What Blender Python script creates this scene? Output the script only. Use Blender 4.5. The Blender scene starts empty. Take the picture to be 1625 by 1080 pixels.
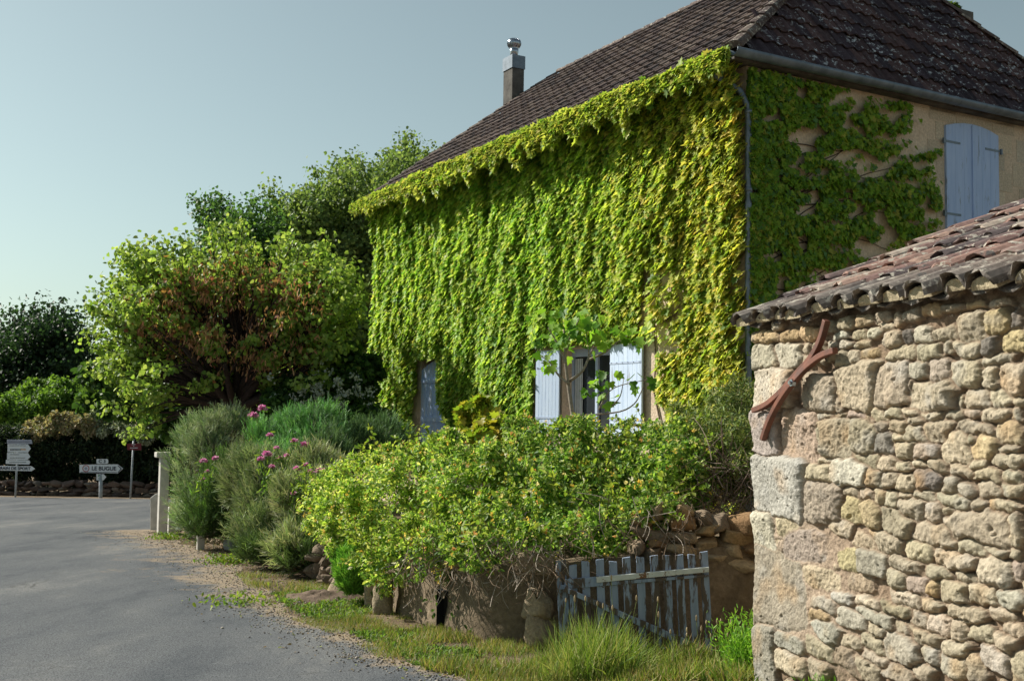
import bpy, math, random
import numpy as np
from mathutils import Vector, Matrix

# ------------------------------------------------------------------ camera, world, sun, exposure
SC = bpy.context.scene
COL = SC.collection
FPX = 1735.0
PITCH = math.radians(3.63); ROLL = math.radians(0.8)
cd = bpy.data.cameras.new('camera'); cam = bpy.data.objects.new('camera', cd); COL.objects.link(cam)
cd.sensor_width = 23.6; cd.lens = FPX / 1625.0 * 23.6
cd.clip_start = 0.05; cd.clip_end = 2000
cd.dof.use_dof = True; cd.dof.focus_distance = 9.0; cd.dof.aperture_fstop = 5.6
CAMM = Matrix.Rotation(math.pi/2 + PITCH, 4, 'X') @ Matrix.Rotation(ROLL, 4, 'Z')
cam.matrix_world = Matrix.Translation((0, 0, 1.6)) @ CAMM
SC.camera = cam

SUN = np.array([-0.90, 0.42, 0.0]); SUN /= np.linalg.norm(SUN)
ELEV = math.radians(38)
SUND = Vector((SUN[0]*math.cos(ELEV), SUN[1]*math.cos(ELEV), math.sin(ELEV)))
W = bpy.data.worlds.new('World'); SC.world = W; W.use_nodes = True
nt = W.node_tree; nt.nodes.clear()
wo = nt.nodes.new('ShaderNodeOutputWorld'); bg = nt.nodes.new('ShaderNodeBackground')
sky = nt.nodes.new('ShaderNodeTexSky'); sky.sky_type = 'NISHITA'; sky.sun_disc = False
sky.sun_elevation = ELEV; sky.sun_rotation = math.atan2(SUN[0], SUN[1])
sky.altitude = 200; sky.air_density = 1.0; sky.dust_density = 1.2; sky.ozone_density = 1.0
hs = nt.nodes.new('ShaderNodeHueSaturation'); hs.inputs['Saturation'].default_value = 0.55
nt.links.new(sky.outputs[0], hs.inputs['Color']); tm = nt.nodes.new('ShaderNodeMix'); tm.data_type = 'RGBA'; tm.blend_type = 'MULTIPLY'; tm.inputs[0].default_value = 1.0; tm.inputs[7].default_value = (0.90, 1.03, 0.93, 1)
nt.links.new(hs.outputs[0], tm.inputs[6]); nt.links.new(tm.outputs[2], bg.inputs[0])
bg.inputs[1].default_value = 0.070
nt.links.new(bg.outputs[0], wo.inputs[0])
sl = bpy.data.lights.new('sun', 'SUN'); sl.energy = 4.8; sl.angle = math.radians(0.6); sl.color = (1.0, 0.945, 0.85)
so = bpy.data.objects.new('sun', sl); COL.objects.link(so)
so.rotation_euler = (-SUND).to_track_quat('-Z', 'Y').to_euler(); so.location = (-30, 20, 30)
SC.view_settings.view_transform = 'Standard'; SC.view_settings.look = 'None'
SC.view_settings.exposure = 0.62; SC.view_settings.gamma = 1.0
SC.render.film_transparent = False
SC.cycles.max_bounces = 6; SC.cycles.diffuse_bounces = 3; SC.cycles.transmission_bounces = 4
SC.cycles.transparent_max_bounces = 4; SC.cycles.caustics_reflective = False; SC.cycles.caustics_refractive = False

# ------------------------------------------------------------------ pixel <-> world
_p, _r = PITCH, ROLL
def _rx(a): return np.array([[1,0,0],[0,math.cos(a),-math.sin(a)],[0,math.sin(a),math.cos(a)]])
def _rz(a): return np.array([[math.cos(a),-math.sin(a),0],[math.sin(a),math.cos(a),0],[0,0,1]])
CM = _rx(math.pi/2+_p) @ _rz(_r); CC = np.array([0, 0, 1.6])
def ray(x, y): return CM @ np.array([(x-812.5)/FPX, (540-y)/FPX, -1.0])
def atY(x, y, Y): d = ray(x, y); return CC + d*Y/d[1]
def atZ(x, y, z): d = ray(x, y); return CC + d*(z-1.6)/d[2]
def atPl(x, y, P0, N): d = ray(x, y); return CC + d*(np.dot(np.array(P0)-CC, N)/np.dot(d, N))
def proj(P):
    q = (np.atleast_2d(P)-CC) @ CM
    return 812.5+FPX*q[:,0]/-q[:,2], 540-FPX*q[:,1]/-q[:,2]
def gz(y): return -0.045*(y-6.4)
def onground(x, y):
    d = ray(x, y); t = (gz(0)-1.6)/(d[2]+0.045*d[1]); return CC+d*t

# ------------------------------------------------------------------ noise
def vn(P, seed=0):
    """value noise in 0..1, P (N,2|3)"""
    P = np.asarray(P, float)
    if P.shape[1] == 2: P = np.c_[P, np.full(len(P), seed*7.31)]
    else: P = P + seed*17.13
    I = np.floor(P).astype(np.int64); F = P-I; F = F*F*(3-2*F)
    def h(a, b, c):
        n = (a*73856093) ^ (b*19349663) ^ (c*83492791) ^ (seed*2654435)
        n = (n ^ (n >> 13)) * 1274126177 & 0x7fffffff
        n = (n ^ (n >> 15)) * 2246822519 & 0x7fffffff
        return ((n ^ (n >> 12)) & 0xffff)/65535.0
    r = 0
    for dx in (0, 1):
        for dy in (0, 1):
            for dz in (0, 1):
                w = (F[:,0] if dx else 1-F[:,0])*(F[:,1] if dy else 1-F[:,1])*(F[:,2] if dz else 1-F[:,2])
                r = r + w*h(I[:,0]+dx, I[:,1]+dy, I[:,2]+dz)
    return r
def fbm(P, seed=0, oct=3):
    P = np.asarray(P, float); r = 0; a = 0.5; s = 0
    for o in range(oct):
        r = r + a*vn(P*(2.03**o), seed+o); s += a; a *= 0.5
    return r/s

# ------------------------------------------------------------------ materials
def newmat(name):
    m = bpy.data.materials.new(name); m.use_nodes = True; t = m.node_tree
    b = t.nodes['Principled BSDF']; return m, t, b
def N(t, typ, **kw):
    n = t.nodes.new(typ)
    for k, v in kw.items():
        if k in n.inputs: n.inputs[k].default_value = v
        else: setattr(n, k, v)
    return n
def coords(t): return t.nodes.new('ShaderNodeTexCoord').outputs['Object']
def noise(t, scale, detail=4, rough=0.6, vec=None):
    n = N(t, 'ShaderNodeTexNoise', Scale=scale, Detail=detail, Roughness=rough)
    if vec is not None: t.links.new(vec, n.inputs['Vector'])
    return n
def ramp(t, fac, stops):
    r = t.nodes.new('ShaderNodeValToRGB'); e = r.color_ramp.elements
    while len(e) < len(stops): e.new(0.5)
    for i, (p, c) in enumerate(stops):
        e[i].position = p; e[i].color = (*c, 1) if len(c) == 3 else c
    t.links.new(fac, r.inputs[0]); return r
def mix(t, a, b, fac, mode='MIX'):
    m = t.nodes.new('ShaderNodeMix'); m.data_type = 'RGBA'; m.blend_type = mode
    for s, v in ((m.inputs[6], a), (m.inputs[7], b), (m.inputs[0], fac)):
        if isinstance(v, bpy.types.NodeSocket): t.links.new(v, s)
        elif isinstance(v, tuple): s.default_value = (*v, 1) if len(v) == 3 else v
        else: s.default_value = v
    return m.outputs[2]
def bump(t, b, h, strength, dist):
    n = N(t, 'ShaderNodeBump', Strength=strength, Distance=dist); t.links.new(h, n.inputs['Height'])
    t.links.new(n.outputs[0], b.inputs['Normal'])
def attr(t, name='Col'):
    a = t.nodes.new('ShaderNodeAttribute'); a.attribute_name = name; return a.outputs['Color']

def leaf_mat(name, trans=0.38, gloss=0.45, rough=0.42, tcol=(1.15, 1.18, 0.62)):
    m, t, b = newmat(name); c = attr(t)
    t.links.new(c, b.inputs['Base Color']); b.inputs['Roughness'].default_value = rough
    b.inputs['Specular IOR Level'].default_value = gloss
    tr = t.nodes.new('ShaderNodeBsdfTranslucent')
    t.links.new(mix(t, c, (*tcol, 1), 1.0, 'MULTIPLY'), tr.inputs[0])
    ms = t.nodes.new('ShaderNodeMixShader'); ms.inputs[0].default_value = trans
    t.links.new(b.outputs[0], ms.inputs[1]); t.links.new(tr.outputs[0], ms.inputs[2])
    t.links.new(ms.outputs[0], t.nodes['Material Output'].inputs[0]); return m
M_LEAF = leaf_mat('leaf', 0.48, 0.25, 0.5); M_NEEDLE = leaf_mat('needle', 0.2, 0.2, 0.6); M_PETAL = leaf_mat('petal', 0.35, 0.2, 0.6, (1, 1, 1))
M_DRYLEAF = leaf_mat('matte_leaf', 0.32, 0.25, 0.6)

def colmat(name, rough=0.85, spec=0.2, nscale=40, namp=0.35, bstr=0.5, bdist=0.004, metal=0):
    m, t, b = newmat(name); co = coords(t); n1 = noise(t, nscale, 6, 0.65, co)
    r = ramp(t, n1.outputs[0], [(0.25, (1-namp,)*3), (0.75, (1+namp*0.5,)*3)])
    c = mix(t, attr(t), r.outputs[0], 1.0, 'MULTIPLY')
    t.links.new(c, b.inputs['Base Color']); b.inputs['Roughness'].default_value = rough
    b.inputs['Specular IOR Level'].default_value = spec; b.inputs['Metallic'].default_value = metal
    bump(t, b, n1.outputs[0], bstr, bdist); return m
M_STONE = colmat('rubble_stone', 0.95, 0.10, 48, 0.45, 1.0, 0.014)
M_BARK = colmat('bark', 0.95, 0.1, 30, 0.5, 0.8, 0.01)
M_TILE = colmat('clay_tile_weathered', 0.9, 0.15, 26, 0.55, 0.6, 0.004)
def _lichen(m, c1, c2, a, b_, sc):
    t = m.node_tree; b = t.nodes['Principled BSDF']; l = b.inputs['Base Color'].links[0]; src = l.from_socket; co = coords(t)
    k = ramp(t, noise(t, sc, 6, 0.75, co).outputs[0], [(a, (0, 0, 0)), (a+.05, (1, 1, 1))]); k2 = ramp(t, noise(t, sc*.6, 6, 0.75, co).outputs[0], [(b_, (0, 0, 0)), (b_+.05, (1, 1, 1))])
    t.links.new(mix(t, mix(t, src, c1, k.outputs[0]), c2, k2.outputs[0]), b.inputs['Base Color'])
_lichen(M_TILE, (0.40, 0.37, 0.31), (0.085, 0.08, 0.075), 0.55, 0.57, 16)

def flat(name, c1, c2, scale=8, rough=0.8, spec=0.3, bstr=0.3, bdist=0.005, detail=5, metal=0.0, stretch=None):
    m, t, b = newmat(name); co = coords(t)
    if stretch:
        mp = N(t, 'ShaderNodeMapping'); mp.inputs['Scale'].default_value = stretch; t.links.new(co, mp.inputs[0]); co = mp.outputs[0]
    n1 = noise(t, scale, detail, 0.6, co)
    r = ramp(t, n1.outputs[0], [(0.3, c1), (0.7, c2)]); t.links.new(r.outputs[0], b.inputs['Base Color'])
    b.inputs['Roughness'].default_value = rough; b.inputs['Specular IOR Level'].default_value = spec; b.inputs['Metallic'].default_value = metal
    bump(t, b, n1.outputs[0], bstr, bdist); return m
M_ZINC = flat('zinc', (0.10, 0.13, 0.16), (0.19, 0.23, 0.28), 6, 0.5, 0.5, 0.1, 0.002, metal=0.35)
M_RUST = flat('rusted_iron', (0.09, 0.045, 0.035), (0.24, 0.09, 0.055), 14, 0.6, 0.4, 0.3, 0.002)
M_STEEL = flat('polished_steel', (0.28, 0.32, 0.38), (0.45, 0.48, 0.52), 6, 0.25, 0.5, 0.05, 0.002, metal=1.0)
M_POLE = flat('galvanised_post', (0.30, 0.33, 0.36), (0.42, 0.45, 0.48), 6, 0.55, 0.4, 0.1, 0.002, metal=0.2)
M_SIGNW = flat('sign_white', (0.70, 0.74, 0.80), (0.80, 0.83, 0.86), 3, 0.45, 0.4, 0.02, 0.001)
M_SIGNG = flat('sign_faded', (0.34, 0.36, 0.45), (0.42, 0.44, 0.54), 5, 0.5, 0.4, 0.02, 0.001)
M_SIGNK = flat('sign_dark_lettering', (0.02, 0.025, 0.05), (0.03, 0.035, 0.06), 3, 0.5)
M_SIGNR = flat('sign_red', (0.35, 0.03, 0.05), (0.45, 0.05, 0.06), 5, 0.5)
M_SIGNM = flat('sign_dark_red', (0.16, 0.02, 0.03), (0.22, 0.03, 0.04), 5, 0.5)
M_SIGNGR = flat('sign_green', (0.04, 0.22, 0.08), (0.06, 0.28, 0.1), 5, 0.5)
M_SIGNO = flat('sign_orange', (0.7, 0.4, 0.2), (0.75, 0.45, 0.25), 5, 0.5)
M_DARK = flat('dark_interior', (0.012, 0.012, 0.015), (0.02, 0.02, 0.022), 3, 0.9)
M_CONC = flat('pale_concrete', (0.42, 0.40, 0.36), (0.60, 0.57, 0.52), 7, 0.92, 0.15, 0.5, 0.006)
M_CHIM = flat('dark_render', (0.06, 0.056, 0.052), (0.16, 0.15, 0.135), 5, 0.92, 0.15, 0.5, 0.01)  # render tone darkened to carry the chimney's shaded face
M_FRAME = flat('blue_grey_paint', (0.36, 0.44, 0.58), (0.46, 0.54, 0.68), 9, 0.6, 0.3, 0.2, 0.001)
M_CURT = flat('pale_curtain', (0.45, 0.45, 0.45), (0.6, 0.6, 0.6), 9, 0.9)

def paintwood(name, c1, c2, bare, thr, scale=5, vstretch=0.12, boards=None):
    m, t, b = newmat(name); co = coords(t)
    mp = N(t, 'ShaderNodeMapping'); mp.inputs['Scale'].default_value = (1, 1, vstretch); t.links.new(co, mp.inputs[0])
    n1 = noise(t, scale*3, 6, 0.65, mp.outputs[0]); n2 = noise(t, scale*2, 5, 0.7, mp.outputs[0])
    base = ramp(t, n1.outputs[0], [(0.3, c1), (0.7, c2)])
    k = ramp(t, n2.outputs[0], [(thr, (0, 0, 0)), (thr+0.05, (1, 1, 1))])
    c = mix(t, base.outputs[0], bare, k.outputs[0]); t.links.new(c, b.inputs['Base Color'])
    b.inputs['Roughness'].default_value = 0.75; b.inputs['Specular IOR Level'].default_value = 0.2
    bump(t, b, n1.outputs[0], 0.4, 0.003); return m
M_SHUT_W = paintwood('pale_blue_shutter_paint', (0.46, 0.57, 0.74), (0.60, 0.70, 0.84), (0.34, 0.38, 0.44), 0.62)
M_SHUT_B = paintwood('blue_shutter_paint', (0.34, 0.46, 0.72), (0.44, 0.56, 0.80), (0.24, 0.28, 0.36), 0.57)
M_DOOR_B = paintwood('faded_blue_door_paint', (0.34, 0.50, 0.86), (0.46, 0.62, 0.92), (0.50, 0.60, 0.78), 0.52, 5, 0.2)
M_GATE = paintwood('peeling_blue_grey_wood', (0.20, 0.26, 0.36), (0.31, 0.37, 0.48), (0.10, 0.08, 0.065), 0.49, 7, 0.16)
M_GATE_L = paintwood('peeling_cream_wood', (0.50, 0.52, 0.50), (0.62, 0.64, 0.60), (0.20, 0.10, 0.05), 0.55, 7, 0.9)

def m_render():
    m, t, b = newmat('tan_lime_render'); co = coords(t)
    n1 = noise(t, 1.6, 5, 0.6, co); n2 = noise(t, 30, 5, 0.65, co)
    r = ramp(t, n1.outputs[0], [(0.3, (0.58, 0.45, 0.33)), (0.55, (0.68, 0.55, 0.42)), (0.75, (0.72, 0.62, 0.50))])
    c = mix(t, r.outputs[0], ramp(t, n2.outputs[0], [(0.3, (0.7, 0.7, 0.7)), (0.7, (1.1, 1.1, 1.1))]).outputs[0], 1.0, 'MULTIPLY')
    t.links.new(c, b.inputs['Base Color']); b.inputs['Roughness'].default_value = 0.95; b.inputs['Specular IOR Level'].default_value = 0.1
    bump(t, b, n2.outputs[0], 0.7, 0.02); return m
M_RENDER = m_render()
def m_lowwall():
    m, t, b = newmat('stained_shaded_lime_render'); co = coords(t)
    n1 = noise(t, 2.3, 6, 0.65, co); n2 = noise(t, 26, 6, 0.7, co)
    r = ramp(t, n1.outputs[0], [(0.28, (0.12, 0.095, 0.07)), (0.5, (0.22, 0.17, 0.115)), (0.72, (0.33, 0.26, 0.185))])  # stain mottling, with browns darkened for the overhanging bush's shade
    c = mix(t, r.outputs[0], ramp(t, n2.outputs[0], [(0.3, (0.6, 0.6, 0.6)), (0.7, (1.1, 1.1, 1.1))]).outputs[0], 1.0, 'MULTIPLY')
    t.links.new(c, b.inputs['Base Color']); b.inputs['Roughness'].default_value = 0.95; b.inputs['Specular IOR Level'].default_value = 0.1
    bump(t, b, n2.outputs[0], 0.9, 0.02); return m
M_LOW = m_lowwall()
def m_ground():
    m, t, b = newmat('dry_earth'); co = coords(t)
    n1 = noise(t, 1.3, 6, 0.65, co); n2 = noise(t, 45, 5, 0.7, co)
    r = ramp(t, n1.outputs[0], [(0.3, (0.13, 0.105, 0.06)), (0.5, (0.23, 0.175, 0.12)), (0.7, (0.30, 0.235, 0.17))])
    c = mix(t, r.outputs[0], ramp(t, n2.outputs[0], [(0.3, (0.55, 0.55, 0.55)), (0.72, (1.25, 1.22, 1.18))]).outputs[0], 1.0, 'MULTIPLY')
    t.links.new(c, b.inputs['Base Color']); b.inputs['Roughness'].default_value = 1.0; b.inputs['Specular IOR Level'].default_value = 0.05
    bump(t, b, n2.outputs[0], 1.0, 0.03); return m
M_EARTH = m_ground()
def m_road():
    m, t, b = newmat('worn_asphalt'); co = coords(t)
    mp = N(t, 'ShaderNodeMapping'); mp.inputs['Scale'].default_value = (1.0, 0.35, 1); t.links.new(co, mp.inputs[0])
    n1 = noise(t, 0.9, 6, 0.65, mp.outputs[0]); n2 = noise(t, 110, 3, 0.7, co); n3 = noise(t, 2.2, 6, 0.75, co)
    r = ramp(t, n1.outputs[0], [(0.32, (0.062, 0.070, 0.080)), (0.46, (0.105, 0.112, 0.120)), (0.54, (0.118, 0.124, 0.130)), (0.68, (0.175, 0.176, 0.172))])
    g = ramp(t, n2.outputs[0], [(0.34, (0.30, 0.30, 0.32)), (0.5, (1, 1, 1)), (0.68, (1.75, 1.75, 1.7))])
    c = mix(t, r.outputs[0], g.outputs[0], 1.0, 'MULTIPLY')
    vo = N(t, 'ShaderNodeTexVoronoi', Scale=70.0); t.links.new(co, vo.inputs['Vector'])
    pit = ramp(t, vo.outputs['Distance'], [(0.05, (0.35, 0.35, 0.36)), (0.16, (1, 1, 1))])
    c = mix(t, c, pit.outputs[0], 0.6, 'MULTIPLY')
    # cracks
    vc = N(t, 'ShaderNodeTexVoronoi', Scale=0.55, feature='DISTANCE_TO_EDGE'); 
    wv = mix(t, co, noise(t, 2.5, 4, 0.6, co).outputs['Color'], 0.18, 'ADD'); t.links.new(wv, vc.inputs['Vector'])
    ck = ramp(t, vc.outputs['Distance'], [(0.0, (1, 1, 1)), (0.006, (0, 0, 0))])
    ckm = mix(t, ck.outputs[0], ramp(t, n1.outputs[0], [(0.50, (0, 0, 0)), (0.62, (.8, .8, .8))]).outputs[0], 1.0, 'MULTIPLY')
    c = mix(t, c, (0.05, 0.05, 0.05), ckm)
    # dusty margin, vertex attribute (distance to verge) broken up by noise
    a = t.nodes.new('ShaderNodeAttribute'); a.attribute_name = 'Col'
    sep = t.nodes.new('ShaderNodeSeparateColor'); t.links.new(a.outputs['Color'], sep.inputs[0])
    ad = t.nodes.new('ShaderNodeMath'); ad.operation = 'ADD'; t.links.new(sep.outputs[0], ad.inputs[0])
    sb = t.nodes.new('ShaderNodeMath'); sb.operation = 'MULTIPLY_ADD'; t.links.new(n3.outputs[0], sb.inputs[0]); sb.inputs[1].default_value = 1.6; sb.inputs[2].default_value = -0.8
    t.links.new(sb.outputs[0], ad.inputs[1])
    k = ramp(t, ad.outputs[0], [(0.42, (0, 0, 0)), (0.72, (1, 1, 1))])
    dust = mix(t, (0.27, 0.215, 0.155), g.outputs[0], 0.8, 'MULTIPLY')
    c = mix(t, c, dust, k.outputs[0])
    t.links.new(c, b.inputs['Base Color']); b.inputs['Roughness'].default_value = 0.93; b.inputs['Specular IOR Level'].default_value = 0.12
    bump(t, b, n2.outputs[0], 0.8, 0.008); return m
M_ROAD = m_road()
def m_glass():
    m, t, b = newmat('window_glass'); b.inputs['Base Color'].default_value = (0.03, 0.035, 0.04, 1)
    b.inputs['Roughness'].default_value = 0.05; b.inputs['Specular IOR Level'].default_value = 0.6; return m
M_GLASS = m_glass()

# ------------------------------------------------------------------ object helpers
def woff(p):
    v = np.zeros(3)
    while p is not None: v = v+np.array(p.location); p = p.parent
    return v
def tag(o, label=None, cat=None, group=None, kind=None):
    if label: o['label'] = label
    if cat: o['category'] = cat
    if group: o['group'] = group
    if kind: o['kind'] = kind
    return o
def empty(name, loc, label, cat, group=None):
    o = bpy.data.objects.new(name, None); COL.objects.link(o); o.location = [float(v) for v in loc]; o.empty_display_size = 0.2
    return tag(o, label, cat, group)
def mesh_np(name, V, faces, mat, parent=None, cols=None, smooth=False):
    """faces: list of int arrays (n,k)"""
    me = bpy.data.meshes.new(name); V = np.asarray(V, np.float32)
    me.vertices.add(len(V))
    faces = [np.asarray(f, np.int32) for f in faces if len(f)]
    loops = np.concatenate([f.ravel() for f in faces]); tot = np.concatenate([np.full(len(f), f.shape[1], np.int32) for f in faces])
    st = np.concatenate([[0], np.cumsum(tot)[:-1]]).astype(np.int32)
    me.loops.add(len(loops)); me.polygons.add(len(tot))
    me.loops.foreach_set('vertex_index', loops); me.polygons.foreach_set('loop_start', st)
    o = bpy.data.objects.new(name, me); COL.objects.link(o)
    if parent is not None:
        o.parent = parent; V = V - woff(parent).astype(np.float32)
    me.vertices.foreach_set('co', V.ravel())
    if cols is not None:
        a = me.attributes.new('Col', 'FLOAT_COLOR', 'POINT')
        cc = np.ones((len(V), 4), np.float32); cc[:, :3] = cols; a.data.foreach_set('color', cc.ravel())
    me.update(calc_edges=True); me.validate()
    if smooth: me.polygons.foreach_set('use_smooth', np.ones(len(tot), bool))
    me.materials.append(mat); return o
class MB:
    def __init__(s): s.v = []; s.f = []; s.c = []
    def add(s, verts, faces, col=(1, 1, 1)):
        k = len(s.v); s.v += [tuple(map(float, v)) for v in verts]; s.f += [tuple(i+k for i in f) for f in faces]
        s.c += [col]*len(verts) if not isinstance(col, list) else col
    def box(s, o, ax, ay, az, col=(1, 1, 1)):
        o, ax, ay, az = map(np.array, (o, ax, ay, az))
        v = [o, o+ax, o+ax+ay, o+ay, o+az, o+ax+az, o+ax+ay+az, o+ay+az]
        s.add(v, [(0,3,2,1),(4,5,6,7),(0,1,5,4),(1,2,6,5),(2,3,7,6),(3,0,4,7)], col)
    def cbox(s, c, sx, sy, sz, R=np.eye(3), col=(1, 1, 1)):
        R = np.array(R); ax, ay, az = R[0]*sx, R[1]*sy, R[2]*sz
        s.box(np.array(c)-ax/2-ay/2-az/2, ax, ay, az, col)
    def tube(s, pts, rad, n=6, col=(1, 1, 1), cap=True):
        pts = np.array(pts, float); m = len(pts)
        if np.isscalar(rad): rad = [rad]*m
        T = np.gradient(pts, axis=0); T /= np.linalg.norm(T, axis=1)[:, None]+1e-9
        ref = np.array([0.13, 0.21, 0.97]) if abs(T[0][2]) < 0.9 else np.array([1.0, 0.1, 0])
        V = []
        for i in range(m):
            a = np.cross(T[i], ref); a /= np.linalg.norm(a)+1e-9; b = np.cross(T[i], a)
            for k in range(n):
                th = 2*math.pi*k/n; V.append(pts[i]+rad[i]*(math.cos(th)*a+math.sin(th)*b))
        F = [(i*n+k, i*n+(k+1) % n, (i+1)*n+(k+1) % n, (i+1)*n+k) for i in range(m-1) for k in range(n)]
        if cap: F += [tuple(range(n))[::-1], tuple((m-1)*n+k for k in range(n))]
        s.add(V, F, col)
    def prism(s, poly, d, col=(1, 1, 1)):
        """poly: list of 3d points (planar), d: extrusion vector"""
        poly = [np.array(p) for p in poly]; n = len(poly); d = np.array(d)
        s.add(poly+[p+d for p in poly], [tuple(range(n))[::-1], tuple(range(n, 2*n))]+[(i, (i+1) % n, (i+1) % n+n, i+n) for i in range(n)], col)
    def lathe(s, c, prof, n=16, col=(1, 1, 1)):
        c = np.array(c); V = []
        for r, z in prof:
            for k in range(n): th = 2*math.pi*k/n; V.append(c+np.array([r*math.cos(th), r*math.sin(th), z]))
        F = [(i*n+k, i*n+(k+1) % n, (i+1)*n+(k+1) % n, (i+1)*n+k) for i in range(len(prof)-1) for k in range(n)]
        F += [tuple(range(n))[::-1], tuple((len(prof)-1)*n+k for k in range(n))]; s.add(V, F, col)
    def build(s, name, mat, parent=None, smooth=False, bevel=0):
        me = bpy.data.meshes.new(name); off = woff(parent)
        me.from_pydata([tuple(np.array(v)-off) for v in s.v], [], s.f); me.update()
        a = me.attributes.new('Col', 'FLOAT_COLOR', 'POINT'); cc = np.ones((len(s.v), 4), np.float32); cc[:, :3] = np.array(s.c); a.data.foreach_set('color', cc.ravel())
        if smooth: me.polygons.foreach_set('use_smooth', np.ones(len(me.polygons), bool))
        me.materials.append(mat); o = bpy.data.objects.new(name, me); COL.objects.link(o)
        if parent is not None: o.parent = parent
        if bevel:
            md = o.modifiers.new('bevel', 'BEVEL'); md.width = bevel; md.segments = 2; md.limit_method = 'ANGLE'
        return o

# ------------------------------------------------------------------ leaves
def _leafshape(kind):
    if kind == 'ivy':
        h = [(0, 0), (.30, -.14), (.56, .22), (.27, .36), (.40, .66), (.14, .66), (0, 1.0)]
        fold = .25; droop = .22
    elif kind == 'round':
        h = [(0, 0), (.32, -.08), (.52, .25), (.42, .62), (0, 1.0)]; fold = .22; droop = .3
    elif kind == 'fig':
        h = [(0, 0), (.30, -.05), (.52, .20), (.30, .38), (.46, .72), (.20, .66), (0, 1.0)]; fold = .2; droop = .3
    elif kind == 'oval':
        h = [(0, 0), (.24, .22), (.24, .62), (0, 1.0)]; fold = .35; droop = .15
    elif kind == 'long':
        h = [(0, 0), (.11, .25), (.10, .7), (0, 1.0)]; fold = .3; droop = .2
    elif kind == 'needle':
        return np.array([(-.05, 0, 0), (.05, 0, 0), (.03, 1, 0), (-.03, 1, 0)]), [np.array([[0, 1, 2, 3]])]
    elif kind == 'reed':
        return np.array([(-.011, 0, 0), (.011, 0, 0), (.010, .5, .06), (-.010, .5, .06), (.0, 1, .32)]), [np.array([[0, 1, 2, 3]]), np.array([[3, 2, 4]])]
    elif kind == 'blade':
        return np.array([(-.035, 0, 0), (.035, 0, 0), (.03, .45, .05), (-.03, .45, .05), (.0, 1, .28)]), [np.array([[0, 1, 2, 3]]), np.array([[3, 2, 4]])]
    n = len(h); R = [(x, y, fold*x - droop*y*y*0.5) for x, y in h]; L = [(-x, y, z) for x, y, z in R[1:-1]]
    V = np.array(R+L)
    fr = list(range(n)); fl = [0, n-1]+[n+i for i in range(n-3, -1, -1)]
    return V, [np.array([fr]), np.array([fl])]
SHP = {k: _leafshape(k) for k in ('ivy', 'round', 'fig', 'oval', 'long', 'needle', 'blade', 'reed')}
def nrm(a): return a/(np.linalg.norm(a, axis=-1, keepdims=True)+1e-9)
def leaves(name, P, Nv, Tip, size, cols, kind, mat, parent=None):
    SV, SF = SHP[kind]; P = np.asarray(P, float); n = len(P)
    Tip = nrm(Tip); Z = nrm(Nv - (Nv*Tip).sum(1)[:, None]*Tip); X = np.cross(Tip, Z)
    size = np.broadcast_to(size, (n,))[:, None, None]
    V = P[:, None, :] + size*(SV[None, :, 0:1]*X[:, None]+SV[None, :, 1:2]*Tip[:, None]+SV[None, :, 2:3]*Z[:, None])
    k = len(SV); off = (np.arange(n)*k)[:, None]
    F = [(f[0][None, :]+off) for f in SF]
    C = np.repeat(np.asarray(cols), k, axis=0)
    return mesh_np(name, V.reshape(-1, 3), F, mat, parent, C)
def palette(rng, n, cols, w=None, jit=0.15):
    cols = np.array(cols); i = rng.choice(len(cols), n, p=w); c = cols[i]*(1+rng.normal(0, jit, (n, 1)))
    return np.clip(c, 0.004, 1)
def sph(rng, n):
    d = rng.normal(size=(n, 3)); return nrm(d)
def crown_points(rng, blobs, n, sub=14, subr=0.30, shell=0.55, flat=1.0):
    """blobs (cx,cy,cz,rx,ry,rz): clumpy shells. returns P, outward N"""
    B = np.array(blobs, float); ar = (B[:, 3]*B[:, 4]*B[:, 5])**(2/3); Ps = []; Ns = []
    for b, a in zip(B, ar/ar.sum()):
        k = max(3, int(sub)); m = max(8, int(n*a)); c, r = b[:3], b[3:]
        d = sph(rng, k); cc = c + d*r*rng.uniform(0.55, 0.98, (k, 1)); rr = rng.uniform(0.6, 1.25, k)*subr*r.mean()
        i = rng.integers(0, k+max(1, k//4), m); core = i >= k; i2 = np.where(core, 0, i)
        q = sph(rng, m); u = shell+(1-shell)*rng.random((m, 1))
        P = np.where(core[:, None], c+q*r*u*0.9, cc[i2]+q*rr[i2][:, None]*u*np.array([1, 1, flat]))
        Ns.append(nrm(nrm((P-c)/r)*0.6+q*0.7)); Ps.append(P)
    return np.concatenate(Ps), np.concatenate(Ns)
def leafdirs(rng, Nv, up=0.5, jit=0.6, tipdown=0.6):
    n = len(Nv); Z = nrm(Nv+np.array([0, 0, up])+rng.normal(0, jit, (n, 3)))
    T = rng.normal(0, 0.7, (n, 3))+np.array([0, 0, -tipdown])+Nv*0.5
    return Z, T
def bez(a, b, c, m): 
    t = np.linspace(0, 1, m)[:, None]; return (1-t)**2*a+2*t*(1-t)*b+t*t*c

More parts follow.
